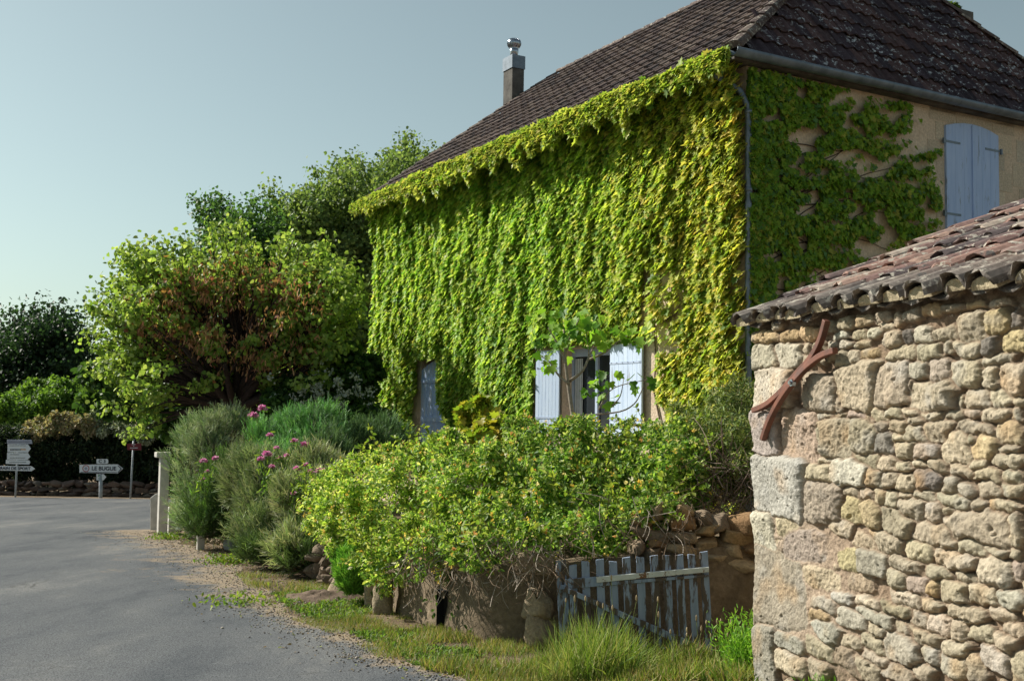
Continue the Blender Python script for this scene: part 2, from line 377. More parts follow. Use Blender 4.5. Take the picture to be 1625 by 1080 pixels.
# ================================================================== GROUND, ROAD
def ground():
    xs = np.r_[-400, -120, np.linspace(-40, 40, 41), 120, 400]; ys = np.r_[-60, np.linspace(-10, 50, 61), 90, 200, 600]
    X, Y = np.meshgrid(xs, ys); Z = np.where(Y < 50, gz(Y), gz(50)+0*Y)
    V = np.c_[X.ravel(), Y.ravel(), Z.ravel()]; nx, ny = len(xs), len(ys)
    i = (np.arange(ny-1)[:, None]*nx+np.arange(nx-1)[None]).ravel()
    mesh_np('ground', V, [np.c_[i, i+1, i+nx+1, i+nx]], M_EARTH)['kind'] = 'structure'
ground()
EDGE = [(-0.05, -8), (0.0, 5.6), (-0.13, 6.65), (-0.45, 6.95)]
for px_, py_ in [(646, 1056), (597, 1029), (538, 1002), (474, 980), (430, 950), (395, 915), (350, 885), (290, 862), (236, 846)]:
    q = onground(px_, py_); EDGE.append((q[0], q[1]))
EDGE = np.array(EDGE)
def edge_x(y): return np.interp(y, EDGE[:, 1], EDGE[:, 0])
def road():
    ys = np.r_[np.linspace(-8, 3, 12), np.linspace(3.2, 19.5, 140), np.linspace(19.8, 32.5, 30)]
    V = []; C = []; nx = 46
    for i, y in enumerate(ys):
        xr = edge_x(y) + 0.14*(vn([[y*2.2, 3.0]])[0]-0.5) + 0.12*(vn([[y*6, 9.0]])[0]-0.5)
        if y > 19.3: xr = min(30, xr+(y-19.3)*9)
        us = np.r_[0, np.geomspace(0.05, 45, nx-1)]
        for u in us:
            V.append((xr-u, y, gz(y)+0.006+0.0))
            base = 0.95*math.exp(-u/0.32)
            if y > 8.5: base = 0.95*math.exp(-u/min(1.1, .32+.22*(y-8.5)))
            C.append((min(1, base),)*3)
    i = (np.arange(len(ys)-1)[:, None]*nx+np.arange(nx-1)[None]).ravel()
    o = mesh_np('road', V, [np.c_[i, i+nx, i+nx+1, i+1]], M_ROAD, None, np.array(C)); o['kind'] = 'structure'
road()

# ================================================================== BARN (stone outbuilding, right foreground)
E0 = np.array([1.34665727, 6.45, 2.118]); BD = np.array([0.24409757, -0.96975068, 0]); BN = np.array([0.96975068, 0.24409757, 0])
# wall plane: 0.13 m inside the eave line
WP = E0 + BN*0.07
def barn_sz(x, y):
    P = atPl(x, y, WP, BN); q = P-WP; return float(q@BD), float(P[2])
S0 = barn_sz(1196, 800)[0]
STONES = """45,98,75,34,o;118,97,65,34,o;178,92,55,40,o;235,72,40,36,s;278,60,50,36,s;330,48,50,36,s;382,42,48,34,s;428,45,28,42,s;470,36,55,36,s;520,22,50,30,o;585,14,70,26,s;650,6,60,22,o;720,0,60,20,s
40,155,70,68,w;118,155,78,64,w;165,136,22,30,s;170,165,20,30,s;205,125,30,22,s;240,122,30,20,g;278,120,42,24,w;328,118,44,28,s;262,95,48,24,g;315,88,45,26,s;358,90,40,30,w;412,103,55,52,s;390,72,40,24,s;463,95,30,50,k;500,92,52,50,w;560,88,70,48,s;642,68,84,80,s;716,55,74,72,y;770,50,30,60,k
270,160,40,44,s;302,158,30,40,s;235,150,26,34,s;360,148,80,44,o;442,146,84,40,s;518,143,80,46,s;575,130,40,44,s;628,133,66,50,s;695,122,60,58,k;765,110,60,66,y
65,250,118,112,w;205,258,90,102,s;312,242,118,130,s;412,232,92,124,s;490,195,58,44,w;548,195,62,70,p;622,205,98,82,s;712,165,100,28,s;696,217,46,72,s;762,225,78,92,s;530,267,140,76,s;655,277,66,58,s;722,273,72,52,s;775,287,36,28,s;603,285,20,46,s;464,240,16,38,s;258,285,16,60,s
48,370,84,122,g;145,378,104,140,r;215,325,50,24,s;262,323,32,14,s;308,322,54,26,p;362,318,50,38,s;418,316,52,34,s;465,314,48,24,s;528,320,68,26,s;590,325,56,32,s;640,320,42,22,p;706,322,84,36,s;766,318,36,32,s
205,380,26,60,s;252,390,80,114,s;328,388,70,94,s;381,355,34,34,s;432,352,58,42,s;480,335,50,24,s;478,372,60,52,s;545,366,84,60,s;650,356,116,34,s;745,366,66,72,s;390,403,60,66,k;432,388,40,30,s;452,422,60,46,s;515,424,84,50,g;597,412,78,84,s;642,392,40,30,s;680,412,78,68,y;720,418,24,24,s;756,418,48,32,s
222,450,50,22,s;335,452,76,38,s;395,460,56,38,s;442,464,64,26,s;492,462,42,24,w;545,468,54,40,s;605,475,84,38,s;655,460,50,34,s;742,454,92,40,s;690,492,80,34,s;752,498,70,36,s;85,520,154,170,G;202,487,74,58,s;290,487,96,78,g;358,500,50,50,s;405,508,50,46,s;455,512,52,54,s;516,506,70,60,k;577,520,52,52,s;628,532,60,42,g;692,540,64,52,s;755,537,66,44,s
215,570,98,118,p;295,541,54,28,s;342,545,46,28,p;380,557,34,48,s;412,566,44,50,s;453,547,38,20,s;508,550,58,30,s;590,568,104,48,s;666,577,48,42,s;727,589,80,46,s;300,592,60,74,y;352,605,68,80,y;470,592,74,66,s;530,606,50,66,s;572,596,36,28,s
432,632,90,80,s;535,662,118,74,s;656,640,180,88,s;642,697,84,54,s;600,662,30,24,s;772,655,30,100,s;402,690,84,62,s;487,708,82,60,s;592,731,118,60,s;715,710,74,38,s;765,716,40,38,s;446,750,104,48,s;546,774,90,40,s;705,765,104,90,s;775,768,30,70,p
426,792,56,66,s;484,806,58,58,p;528,815,34,44,y;588,826,80,68,s;670,832,82,58,s;625,788,50,34,s;753,848,78,54,g;448,847,86,50,p;525,866,58,40,s;628,888,102,48,s;345,858,76,36,s;270,845,70,36,g;215,865,68,44,g;425,880,90,40,s;370,898,110,40,g;487,902,46,44,s;725,888,74,44,s;300,905,90,48,g;200,893,56,40,o;550,918,74,56,p;605,937,40,66,s;668,943,72,54,s;755,930,60,50,s;445,932,50,34,s;368,932,54,34,s;510,957,88,48,s;230,945,90,60,g;290,968,70,44,s;358,975,60,50,s;440,988,102,82,g;735,975,66,60,s;594,988,86,48,s;525,1002,46,56,s;715,1018,88,80,g;370,1018,80,36,s;585,1035,84,66,s;655,1045,56,70,s;275,1015,60,60,s;340,1050,70,60,s;430,1060,90,50,s;505,1060,60,50,s;775,1040,40,90,s
40,655,66,110,w;80,818,150,214,R;45,1002,66,190,g;120,970,80,50,g;205,988,80,50,s;120,1030,90,60,s;200,1050,60,60,s;160,690,110,90,P;360,745,80,80,g;210,790,100,60,r;285,735,62,62,Y;110,640,60,50,r;255,640,70,50,r;330,680,60,44,r;320,800,70,50,r"""
SCOL = {'s': (0.42, 0.36, 0.26), 'w': (0.53, 0.48, 0.375), 'g': (0.44, 0.40, 0.325), 'G': (0.49, 0.46, 0.40), 'o': (0.46, 0.335, 0.20), 'p': (0.46, 0.37, 0.29),
        'k': (0.24, 0.21, 0.18), 'y': (0.46, 0.37, 0.22), 'r': (0.47, 0.38, 0.27), 'R': (0.42, 0.37, 0.29), 'P': (0.46, 0.37, 0.30), 'Y': (0.46, 0.38, 0.22)}
def barn():
    rng = np.random.default_rng(5)
    root = empty('stone_outbuilding', WP+BD*S0*1.0+np.array([0, 0, -WP[2]]), 'low rubble stone outbuilding with mossy canal tile roof beside the road', 'outbuilding')
    S = np.arange(S0, 3.4, 0.0062); Zz = np.arange(-0.12, 2.16, 0.0050)
    SS, ZZ = np.meshgrid(S, Zz); sh = SS.shape
    Q = np.c_[SS.ravel(), ZZ.ravel()]
    wx = (fbm(Q*9, 3)-.5)*0.045+(fbm(Q*30, 4)-.5)*0.034; wz = (fbm(Q*9, 7)-.5)*0.034+(fbm(Q*30, 8)-.5)*0.026
    U = (Q[:, 0]+wx).reshape(sh); Wv = (Q[:, 1]+wz).reshape(sh)
    st = []
    for tok in STONES.replace('\n', ';').split(';'):
        cx, cy, w, h, k = tok.split(','); cx, cy, w, h = map(float, (cx, cy, w, h))
        X, Y = 1190+cx/1.8, 480+cy/1.8; hw, hh = w/3.6, h/3.6
        sa = barn_sz(X-hw, Y)[0]; sb = barn_sz(X+hw, Y)[0]; s, z = barn_sz(X, Y); za = barn_sz(X, Y-hh)[1]; zb = barn_sz(X, Y+hh)[1]
        st.append([(sa+sb)/2, (za+zb)/2, (sb-sa)/2*1.10, (za-zb)/2*1.12, k])
    for x_ in np.arange(2.52, 3.5, 0.22):     # stones beyond the frame edge
        for z_ in np.arange(0, 2.1, 0.11):
            st.append([x_+rng.uniform(-.05, .05)+(0.1 if int(z_/.11) % 2 else 0), z_+rng.uniform(-.01, .01), rng.uniform(.08, .13), rng.uniform(.045, .062), 's'])
    big = 9.0
    D1 = np.full(sh, big); D2 = np.full(sh, big); ID = np.full(sh, -1)
    def put(i, s):
        cs, cz, a, b, k = s; p = 8.0 if k in 'GR' or a*b > .012 else rng.uniform(2.8, 5.5)
        m = 1.25
        i0, i1 = np.searchsorted(S, [cs-a*m-.05, cs+a*m+.05]); j0, j1 = np.searchsorted(Zz, [cz-b*m-.05, cz+b*m+.05])
        if i1 <= i0 or j1 <= j0: return
        th = rng.normal(0, 0.035); u = U[j0:j1, i0:i1]-cs; v = Wv[j0:j1, i0:i1]-cz
        u, v = u*math.cos(th)+v*math.sin(th), -u*math.sin(th)+v*math.cos(th)
        sk = rng.normal(0, 0.12 if k in 'GR' else .2); 
        d = ((np.abs(u/a*(1+sk*v/b))**p+np.abs(v/b*(1+rng.normal(0, .12)*u/a))**p)**(1/p)-1)*min(a, b)
        d1 = D1[j0:j1, i0:i1]; d2 = D2[j0:j1, i0:i1]; idd = ID[j0:j1, i0:i1]
        c = d < d1; d2[...] = np.where(c, d1, np.minimum(d2, d)); idd[...] = np.where(c, i, idd); d1[...] = np.where(c, d, d1)
    for i, s in enumerate(st): put(i, s)
    # chinking stones in the leftover gaps
    for rad in (0.034, 0.024, 0.017):
        for tr in range(500):
            j, i = rng.integers(0, sh[0]), rng.integers(0, sh[1])
            if D1[j, i] > rad*0.8 and D1[j, i] < big:
                flush = SS[j, i]-S0 < 1.25 and ZZ[j, i] < 1.1 and ZZ[j, i] > .25
                s = [SS[j, i], ZZ[j, i], rad*rng.uniform(1.2, 2.4), rad*rng.uniform(.8, 1.1), 'r' if flush else 's']; st.append(s); put(len(st)-1, s)
    e = np.minimum(-D1, (D2-D1)*0.5)
    ns = len(st); a_ = np.array([min(s[2], s[3]) for s in st]); kk = [s[4] for s in st]
    H = rng.uniform(0.65, 1.2, ns); tx = rng.normal(0, .14, ns); tz = rng.normal(0.06, .14, ns)
    flushm = np.array([k in 'rRPY' for k in kk]); dressed = np.array([k in 'GgwR' for k in kk])
    idc = np.clip(ID, 0, None); e0 = np.clip(e, 0, None); am = a_[idc]
    roundr = (np.where(dressed, 0.005, 0.0085)*rng.uniform(.7, 1.3, ns))[idc]
    base = np.where(flushm, 0.012, 0.033)[idc]*H[idc]
    cs = np.array([s[0] for s in st])[idc]; cz = np.array([s[1] for s in st])[idc]
    off = rng.uniform(0, 50, (ns, 2))[idc.ravel()]
    fn = fbm(np.c_[Q*14+off, np.zeros(len(Q))], 11, 4).reshape(sh)-.5; fn2 = fbm(Q*60+off, 15, 3).reshape(sh)-.5
    hgt = base*(1-np.exp(-e0/roundr)) + (1-np.exp(-e0/0.02))*((SS-cs)*tx[idc]+(ZZ-cz)*tz[idc]) + (1-np.exp(-e0/0.006))*(0.034*fn+0.020*fn2)*np.where(dressed, .62, 1.0)[idc]
    pits = fbm(Q*42+off, 21, 2).reshape(sh); hgt -= np.where(e > 0.01, np.clip(pits-.70, 0, 1)*0.16, 0)
    inm = (e > 0) & (ID >= 0)
    mort = (fbm(Q*30, 31, 4).reshape(sh)-.5)*0.022
    zone = np.clip(1.45-(SS-S0), 0, 1)*np.clip((1.12-ZZ)*5, 0, 1)*np.clip((ZZ-.22)*5, 0, 1)
    upl = np.clip((0.35-np.abs(SS-S0-0.45))*5, 0, 1)*np.clip((ZZ-0.95)*5, 0, 1)*np.clip((1.45-ZZ)*5, 0, 1)
    mortlev = -0.016+0.030*np.clip(zone+upl, 0, 1)
    hgt = np.where(inm, np.maximum(hgt, mortlev*0.6+mort), mortlev+mort)
    # colours belonging to the stones
    c0 = np.array([SCOL[k] for k in kk]); c0 = c0*(1+rng.normal(0, .10, (ns, 1)))*(1+rng.normal(0, .018, (ns, 3)))
    C = c0[idc.ravel()]
    pat = fbm(Q*11+off, 41, 3)[:, None]; C = C*(0.72+0.56*pat)
    pat2 = np.clip(fbm(Q*7+off, 47, 3)-.57, 0, 1)[:, None]*2.0; C = C*(1-pat2)+pat2*np.array([0.46, 0.45, 0.42])
    pat3 = np.clip(fbm(Q*6+off, 53, 2)-.62, 0, 1)[:, None]*2.5; C = C*(1-pat3)+pat3*np.array([0.50, 0.32, 0.16])
    mc = np.array([0.27, 0.195, 0.135])*(0.75+0.5*fbm(Q*20, 61, 3)[:, None]); mc2 = np.array([0.46, 0.36, 0.27])*(0.75+0.5*fbm(Q*12, 63, 3)[:, None])
    zf = np.clip(zone+upl, 0, 1).ravel()[:, None]; mc = mc*(1-zf)+mc2*zf
    im = np.clip(e.ravel()/0.006, 0, 1)[:, None]*(ID.ravel() >= 0)[:, None]; C = mc*(1-im)+C*im
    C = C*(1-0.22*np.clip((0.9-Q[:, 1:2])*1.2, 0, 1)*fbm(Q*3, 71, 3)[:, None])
    # rounded quoin edge at s = S0
    edge = np.exp(-(SS-S0)/0.012)*0.03; hgt = hgt-edge
    ex = (fbm(np.c_[ZZ.ravel()*3, ZZ.ravel()*0+2], 77, 3)-.5).reshape(sh)*0.05*np.exp(-(SS-S0)/0.12)
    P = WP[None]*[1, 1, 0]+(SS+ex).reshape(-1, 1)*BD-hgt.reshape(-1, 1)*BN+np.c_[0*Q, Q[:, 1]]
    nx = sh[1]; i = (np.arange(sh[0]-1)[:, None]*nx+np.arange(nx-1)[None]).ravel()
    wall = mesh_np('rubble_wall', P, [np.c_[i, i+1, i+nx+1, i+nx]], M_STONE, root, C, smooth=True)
    # wall core and far end, with the same masonry colours
    mb = MB(); z0 = -0.2
    c0_ = WP*[1, 1, 0]+BD*(S0+0.012)+BN*0.035; 
    mb.box(c0_+[0, 0, z0], BD*(3.4-S0), BN*0.45, [0, 0, 2.0-z0], (0.42, 0.34, 0.24))
    mb.box(c0_+BN*0.45+[0, 0, z0], BD*0.45, BN*5.0, [0, 0, 2.0-z0], (0.42, 0.34, 0.24))
    # gable wedge
    a = c0_+[0, 0, 2.0]; mb.prism([a+BN*0.1, a+BN*5.45, a+BN*2.9+[0, 0, 1.1]], BD*0.45, (0.42, 0.34, 0.24))
    mb.build('wall_core', M_STONE, root)
    # roof: canal tiles
    slope = math.atan(0.405); V_ = BN*math.cos(slope)+np.array([0, 0, math.sin(slope)]); Np = np.cross(BD, V_); Np = Np if Np[2] > 0 else -Np
    tl = MB(); w = 0.215; L = 0.42; ex_ = 0.315; ncol = 17; nrow = 10
    def arc(o, ud, vd, nd, r0, r1, th, length, up, col, tw=0, rim=False):
        """tapered half round tile: radius r0 at low end, r1 at high end, thickness th"""
        K = 9; V = []
        for (t_, r) in ((0, r0), (1, r1)):
            for rr in (r, r-th):
                for k in range(K):
                    a = math.pi*k/(K-1); jit = 0
                    if t_ == 0: jit = rng.normal(0, .009)
                    x = math.cos(a)*rr; z = math.sin(a)*rr*0.82
                    V.append(o+ud*(x+tw*t_)+vd*(length*t_+jit)+nd*(z if up else -z))
        F = []
        for k in range(K-1):
            F += [(k, k+1, 2*K+k+1, 2*K+k), (K+k, 3*K+k, 3*K+k+1, K+k+1), (k, K+k, K+k+1, k+1), (2*K+k, 2*K+k+1, 3*K+k+1, 3*K+k)]
        F += [(0, 2*K, 3*K, K), (K-1, 2*K-1, 4*K-1, 3*K-1)]
        cl = []
        for q in range(4*K): cl.append(tuple(np.array(col)*rng.uniform(.85, 1.12)) if q >= 2*K or not rim else tuple(np.array([.19, .165, .145])*rng.uniform(.55, 1.3)))
        tl.add(V, F, cl)
    tcols = np.array([(0.27, 0.165, 0.135), (0.21, 0.13, 0.115), (0.14, 0.10, 0.095), (0.33, 0.22, 0.175), (0.10, 0.08, 0.08), (0.34, 0.28, 0.23), (0.27, 0.19, 0.165)])
    tw_ = np.array([.24, .2, .17, .13, .12, .06, .08])
    plug = MB()
    for c in range(ncol):
        wob = rng.normal(0, .01)
        for r in range(nrow):
            sag = -0.02*math.sin(c*0.9)*0
            o = E0*[1, 1, 1]+BD*(c*w+w*0.5+wob+rng.normal(0, .006)-0.02)+V_*(r*ex_+rng.normal(0, .012)-0.03)+Np*(-0.012+rng.normal(0, .004))
            dark = 0.62 if r == 0 else 1.0
            oc = o+BD*w*0.5
            # under tile (channel) and cover tile
            col = tcols[rng.choice(7, p=tw_)]*dark; arc(oc+Np*0.045+V_*(.03 if r == 0 else 0), BD, V_, Np, 0.082, 0.092, 0.014, L, False, col, 0, r == 0)
            col = tcols[rng.choice(7, p=tw_)]*dark; arc(o+Np*0.028+V_*(-0.01), BD, V_+Np*(-0.03), Np, 0.092, 0.074, 0.015, L, True, col, rng.normal(0, .008), r == 0)
            if r == 0:
                K = 8; pts = [o+Np*0.012+V_*(0.004+rng.uniform(0, .012))+BD*(math.cos(math.pi*k/(K-1))*0.080)+Np*(math.sin(math.pi*k/(K-1))*0.052) for k in range(K)]
                plug.prism(pts, V_*0.2, (0.50, 0.42, 0.28))
                if rng.random() < 0.0:   # crust of mortar and moss hanging off the eave
                    q = o+BD*w*0.5-Np*0.028-V_*0.01
                    plug.tube([q+BD*(-.03), q+BD*0.0-[0, 0, .01], q+BD*.03], [.012, .022, .010], 6, (0.16, 0.14, 0.12))
    tl.build('roof_tiles', M_TILE, root, smooth=False); plug.build('eave_mortar', M_STONE, root)
    # deck under the tiles and the back slope
    dk = MB(); a = E0+BD*0.05+BN*0.08+np.array([0, 0, -0.085]); 
    dk.box(a, BD*3.6, V_*3.1, -Np*0.03, (0.2, 0.14, 0.1)); rid = E0+V_*3.15-Np*0.02; Vb = BN*math.cos(slope)-np.array([0, 0, math.sin(slope)])
    dk.box(rid+BD*0.0, BD*3.65, Vb*3.1, -Np*0.0+np.array([0, 0, -0.08]), (0.22, 0.14, 0.11)); dk.build('roof_deck', M_TILE, root)
    # wall anchor: two crossing S-curved iron bars on a central bolt
    an = empty('wall_anchor', (0, 0, 0), None, None); an.parent = root; an.location = -root.location
    an['label'] = 'crossed curved rusty iron tie bars bolted near the corner'
    def onw(x, y, off): P = atPl(x, y, WP-BN*off, BN); return P
    def bar(pts, offs, wid, name):
        P = np.array([onw(x, y, o) for (x, y), o in zip(pts, offs)])
        t0 = np.linspace(0, 1, len(P)); t1 = np.linspace(0, 1, 28)
        from numpy import interp
        Pi = np.c_[[np.interp(t1, t0, P[:, k]) for k in range(3)]].T
        for _ in range(3): Pi[1:-1] = (Pi[:-2]+2*Pi[1:-1]+Pi[2:])/4
        T = nrm(np.gradient(Pi, axis=0)); b = MB(); V = []
        sd = nrm(np.cross(T, BN[None]))
        for i in range(28):
            for (a, c) in ((-1, 0), (1, 0), (1, 1), (-1, 1)): V.append(Pi[i]+sd[i]*a*wid/2+(-BN)*(c*0.032))
        F = [(i*4+k, i*4+(k+1) % 4, i*4+4+(k+1) % 4, i*4+4+k) for i in range(27) for k in range(4)]+[(3, 2, 1, 0), (108, 109, 110, 111)]
        b.add(V, F); o = b.build(name, M_RUST, an, bevel=0.003); return o
    bar([(1316, 508), (1308, 540), (1292, 570), (1272, 590), (1254, 612), (1240, 626), (1222, 642), (1200, 651)], [.05, .05, .055, .06, .065, .06, .055, .05], 0.030, 'iron_bar')
    bar([(1330, 556), (1308, 563), (1284, 582), (1266, 602), (1250, 622), (1233, 650), (1222, 674), (1215, 697)], [.05, .05, .06, .085, .085, .06, .055, .05], 0.030, 'iron_bar')
    c = onw(1257, 607, 0.115); b = MB(); b.tube([c+BN*0.012, c-BN*0.008], 0.021, 6); b.tube([c, c-BN*0.02], 0.010, 8); b.build('bolt', M_STEEL, an, smooth=False)
barn()

# ================================================================== HOUSE
A = np.array([2.64298457, 13.0, 5.96687739]); HL = 11.93
HW = np.array([-0.49548212, 0.86861814, 0.0]); HN = np.array([0.86861814, 0.49548212, 0.0]); HT = A[2]; UP = np.array([0, 0, 1.0])
def hw(u, n, z): return A*[1, 1, 0]+HW*u+HN*n+np.array([0, 0, z])
FN = 0.34   # wall face behind eave line (front)
SU = 0.16   # side wall behind eave line (side)
HD = 8.0
house = empty('vine_covered_house', hw(SU, FN, 0), 'tall tiled stone house covered in green climbing vine', 'house')
def tile_field(mb, O, U, V, poly, w, ex, prof, cols, rng, liftn, th=0.016, spots=None, shift=False):
    """one sheet per tile, with front lip; poly in (u,v)"""
    Nn = np.cross(U, V); Nn = Nn if Nn[2] > 0 else -Nn; poly = np.array(poly)
    def inside(u, v):
        c = False; n = len(poly); j = n-1
        for i in range(n):
            if (poly[i][1] > v) != (poly[j][1] > v) and u < (poly[j][0]-poly[i][0])*(v-poly[i][1])/(poly[j][1]-poly[i][1]+1e-12)+poly[i][0]: c = not c
            j = i
        return c
    um, vm = poly.max(0); u0 = poly[:, 0].min(); P = np.array(prof)
    for r in range(int(vm/ex)+1):
        for c in range(int(u0/w)-1, int(um/w)+2):
            uc = (c+0.5+(0.5 if shift and r % 2 else 0))*w; vc = (r+0.35)*ex
            if not inside(uc, vc): continue
            ju, jv, jn = rng.normal(0, .004), rng.normal(0, .006), rng.normal(0, .0025)
            Vs = []
            for t_ in (0, 1):
                for x, z in P:
                    Vs.append(O+U*(uc-w/2+x*w+ju)+V*(r*ex+jv+t_*ex*1.12)+Nn*(z+jn+liftn*(1-t_)))
            for x, z in P: Vs.append(O+U*(uc-w/2+x*w+ju)+V*(r*ex+jv)+Nn*(z+jn+liftn-th))
            n = len(P); F = [(k, k+1, n+k+1, n+k) for k in range(n-1)]+[(2*n+k, 2*n+k+1, k+1, k) for k in range(n-1)]
            col = cols[rng.integers(len(cols))]*rng.uniform(.8, 1.2)
            mb.add(Vs, F, tuple(col))
def roof():
    rng = np.random.default_rng(9)
    h = HD/2; bR = 1.98; bL = 1.57; H = 3.15
    apR = hw(bR, h, HT+H); apL = hw(HL-bL, h, HT+H)
    prof_flat = [(0, .008), (.12, .004), (.5, .002), (.66, .006), (.74, .030), (.84, .038), (.94, .030), (1.0, .010)]
    cols = np.array([(0.105, 0.078, 0.070), (0.085, 0.063, 0.060), (0.125, 0.094, 0.082), (0.072, 0.058, 0.056), (0.145, 0.112, 0.095)])
    mb = MB()
    # front slope
    V = nrm(HN*h+UP*H); sl_ = math.hypot(h, H)
    tile_field(mb, hw(0, 0, HT+.03)-V*0.03, HW, V, [(0, 0), (HL, 0), (HL-bL, sl_), (bR, sl_)], 0.235, 0.335, prof_flat, cols, rng, 0.045, th=.03)
    # right hip end (wavy, lichen spotted)
    V2 = nrm(HW*bR+UP*H); s2 = math.hypot(bR, H)
    prof_w = [(i/8, 0.036*(0.5+0.5*math.sin(2*math.pi*i/8))) for i in range(9)]
    shade_cols = np.array([(0.065, 0.042, 0.045), (0.05, 0.036, 0.044), (0.085, 0.052, 0.052), (0.045, 0.034, 0.042)])  # darker tile tones paint in the shade of this hip face
    mb2 = MB(); tile_field(mb2, hw(0, 0, HT+.03)-V2*0.03, HN, V2, [(0, 0), (HD, 0), (h, s2)], 0.225, 0.30, prof_w, shade_cols, rng, 0.034)
    def lich(name, amt):
        m, t, b = newmat(name); co = coords(t); n1 = noise(t, 24, 6, 0.65, co); n2 = noise(t, 13, 5, 0.75, co); n3 = noise(t, 1.2, 3, 0.5, co)
        c = mix(t, attr(t), ramp(t, n1.outputs[0], [(0.3, (.6, .6, .6)), (0.7, (1.3, 1.3, 1.3))]).outputs[0], 1.0, 'MULTIPLY')
        k = mix(t, ramp(t, n2.outputs[0], [(amt, (0, 0, 0)), (amt+.04, (1, 1, 1))]).outputs[0], ramp(t, n3.outputs[0], [(.38, (0, 0, 0)), (.55, (1, 1, 1))]).outputs[0], 1.0, 'MULTIPLY')
        c = mix(t, c, (0.42, 0.44, 0.46), k); t.links.new(c, b.inputs['Base Color']); b.inputs['Roughness'].default_value = .9; b.inputs['Specular IOR Level'].default_value = .15
        bump(t, b, n1.outputs[0], .5, .005); return m
    ML = lich('lichened_roof_tile', 0.57); ML0 = lich('brown_roof_tile', 0.70)
    mb.build('roof', ML0, house); mb2.build('hip_roof', ML, house)
    # deck (closed underside) and hidden slopes
    dk = MB(); e = [hw(0, 0, HT-.02), hw(HL, 0, HT-.02), hw(HL, HD, HT-.02), hw(0, HD, HT-.02)]; aR, aL = apR-[0, 0, .03], apL-[0, 0, .03]
    dk.add(e+[aR, aL], [(0, 1, 5, 4), (1, 2, 5), (2, 3, 4, 5), (3, 0, 4), (0, 3, 2, 1)], (0.12, 0.085, 0.07)); dk.build('roof_deck', ML0, house)
    # ridge and hip caps
    rb = MB()
    def caps(a, b, r=0.11):
        L = np.linalg.norm(b-a); n = int(L/0.36); d = (b-a)/L; sdv = nrm(np.cross(d, UP)); upn = np.cross(sdv, d)
        for i in range(n):
            o = a+d*(i*0.36)+upn*0.012; V = []; K = 7
            for t_ in (0, 1):
                for k in range(K):
                    an = math.pi*k/(K-1); rr = r*(1-0.12*t_); V.append(o+d*(0.40*t_)+sdv*math.cos(an)*rr+upn*(math.sin(an)*rr*0.8+0.015*(1-t_)-0.02))
            col = cols[rng.integers(5)]*rng.uniform(.9, 1.5); rb.add(V, [(k, k+1, K+k+1, K+k) for k in range(K-1)]+[tuple(range(K))[::-1]], tuple(col))
    caps(apL, apR); caps(hw(0, 0, HT+.04), apR, .12); caps(hw(HL, 0, HT+.04), apL); caps(hw(0, HD, HT+.04), apR)
    rb.build('ridge_tiles', M_TILE, house)
roof()
def halfpipe(mb, pts, r, th=0.006):
    pts = np.array(pts); d = nrm((pts[-1]-pts[0])[None])[0]; sd = nrm(np.cross(d, UP)[None])[0]; K = 9; V = []
    for p in pts:
        for rr in (r, r-th):
            for k in range(K): a = math.pi*k/(K-1); V.append(p+sd*math.cos(a)*rr-UP*math.sin(a)*rr)
    n = 2*K; F = []
    for i in range(len(pts)-1):
        for k in range(K-1): F += [(i*n+k, i*n+k+1, i*n+n+k+1, i*n+n+k), (i*n+K+k, i*n+n+K+k, i*n+n+K+k+1, i*n+K+k+1)]
        F += [(i*n, i*n+n, i*n+n+K, i*n+K), (i*n+K-1, i*n+2*K-1, i*n+n+2*K-1, i*n+n+K-1)]
    F += [(k, K+k, K+k+1, k+1) for k in range(K-1)]
    mb.add(V, F)
    for p in pts: mb.tube([p+sd*r*math.cos(a)-UP*r*math.sin(a) for a in np.linspace(0.02, math.pi-.02, 9)], 0.005, 4)
g = MB(); halfpipe(g, [hw(u, -0.075, HT+0.005-0.01*u/HL) for u in np.linspace(0.1, HL, 7)], 0.085); g.build('front_gutter', M_ZINC, house, smooth=True)
g = MB(); halfpipe(g, [hw(-0.08, n, HT+0.005) for n in np.linspace(-0.08, HD, 7)], 0.085); g.build('side_gutter', M_ZINC, house, smooth=True)
# downpipe at the corner
g = MB(); base = hw(SU-0.07, FN-0.03, 0)
pp = [hw(0.35, -0.07, HT-.05), hw(0.30, -0.02, HT-.22), hw(SU-.02, FN-.12, HT-.42), base+UP*(HT-.62), base+UP*2.5, base+UP*0.2]
g.tube(pp, 0.042, 10); 
for z in (HT-.7, 4.3, 2.6): g.tube([base+UP*z, base+UP*(z+.05)], 0.05, 10)
g.build('downpipe', M_ZINC, house, smooth=True)
# walls with openings -----------------------------------------------------------------
def wallgrid(mb, org, ux, nz, W_, z0, z1, holes, th, nrmv, col=(1, 1, 1)):
    """front face with rectangular holes + reveals. holes: (u0,u1,z0,z1)"""
    us = sorted({0, W_, *[h[0] for h in holes], *[h[1] for h in holes]}); zs = sorted({z0, z1, *[h[2] for h in holes], *[h[3] for h in holes]})
    for a, b in zip(us[:-1], us[1:]):
        for c, d in zip(zs[:-1], zs[1:]):
            if any(h[0] <= a and b <= h[1] and h[2] <= c and d <= h[3] for h in holes): continue
            mb.add([org+ux*a+UP*c, org+ux*b+UP*c, org+ux*b+UP*d, org+ux*a+UP*d], [(0, 1, 2, 3)], col)
    for h in holes:
        a, b, c, d = h; p = [org+ux*a+UP*c, org+ux*b+UP*c, org+ux*b+UP*d, org+ux*a+UP*d]; q = [v+nrmv*th for v in p]
        mb.add(p+q, [(0, 4, 5, 1), (1, 5, 6, 2), (2, 6, 7, 3), (3, 7, 4, 0)], col)
F0 = hw(SU, FN, 0); FW = HL-2*SU
def fu(x, y, off=0.0):
    P = atPl(x, y, F0-HN*off, HN); return float((P-F0)@HW), float(P[2])
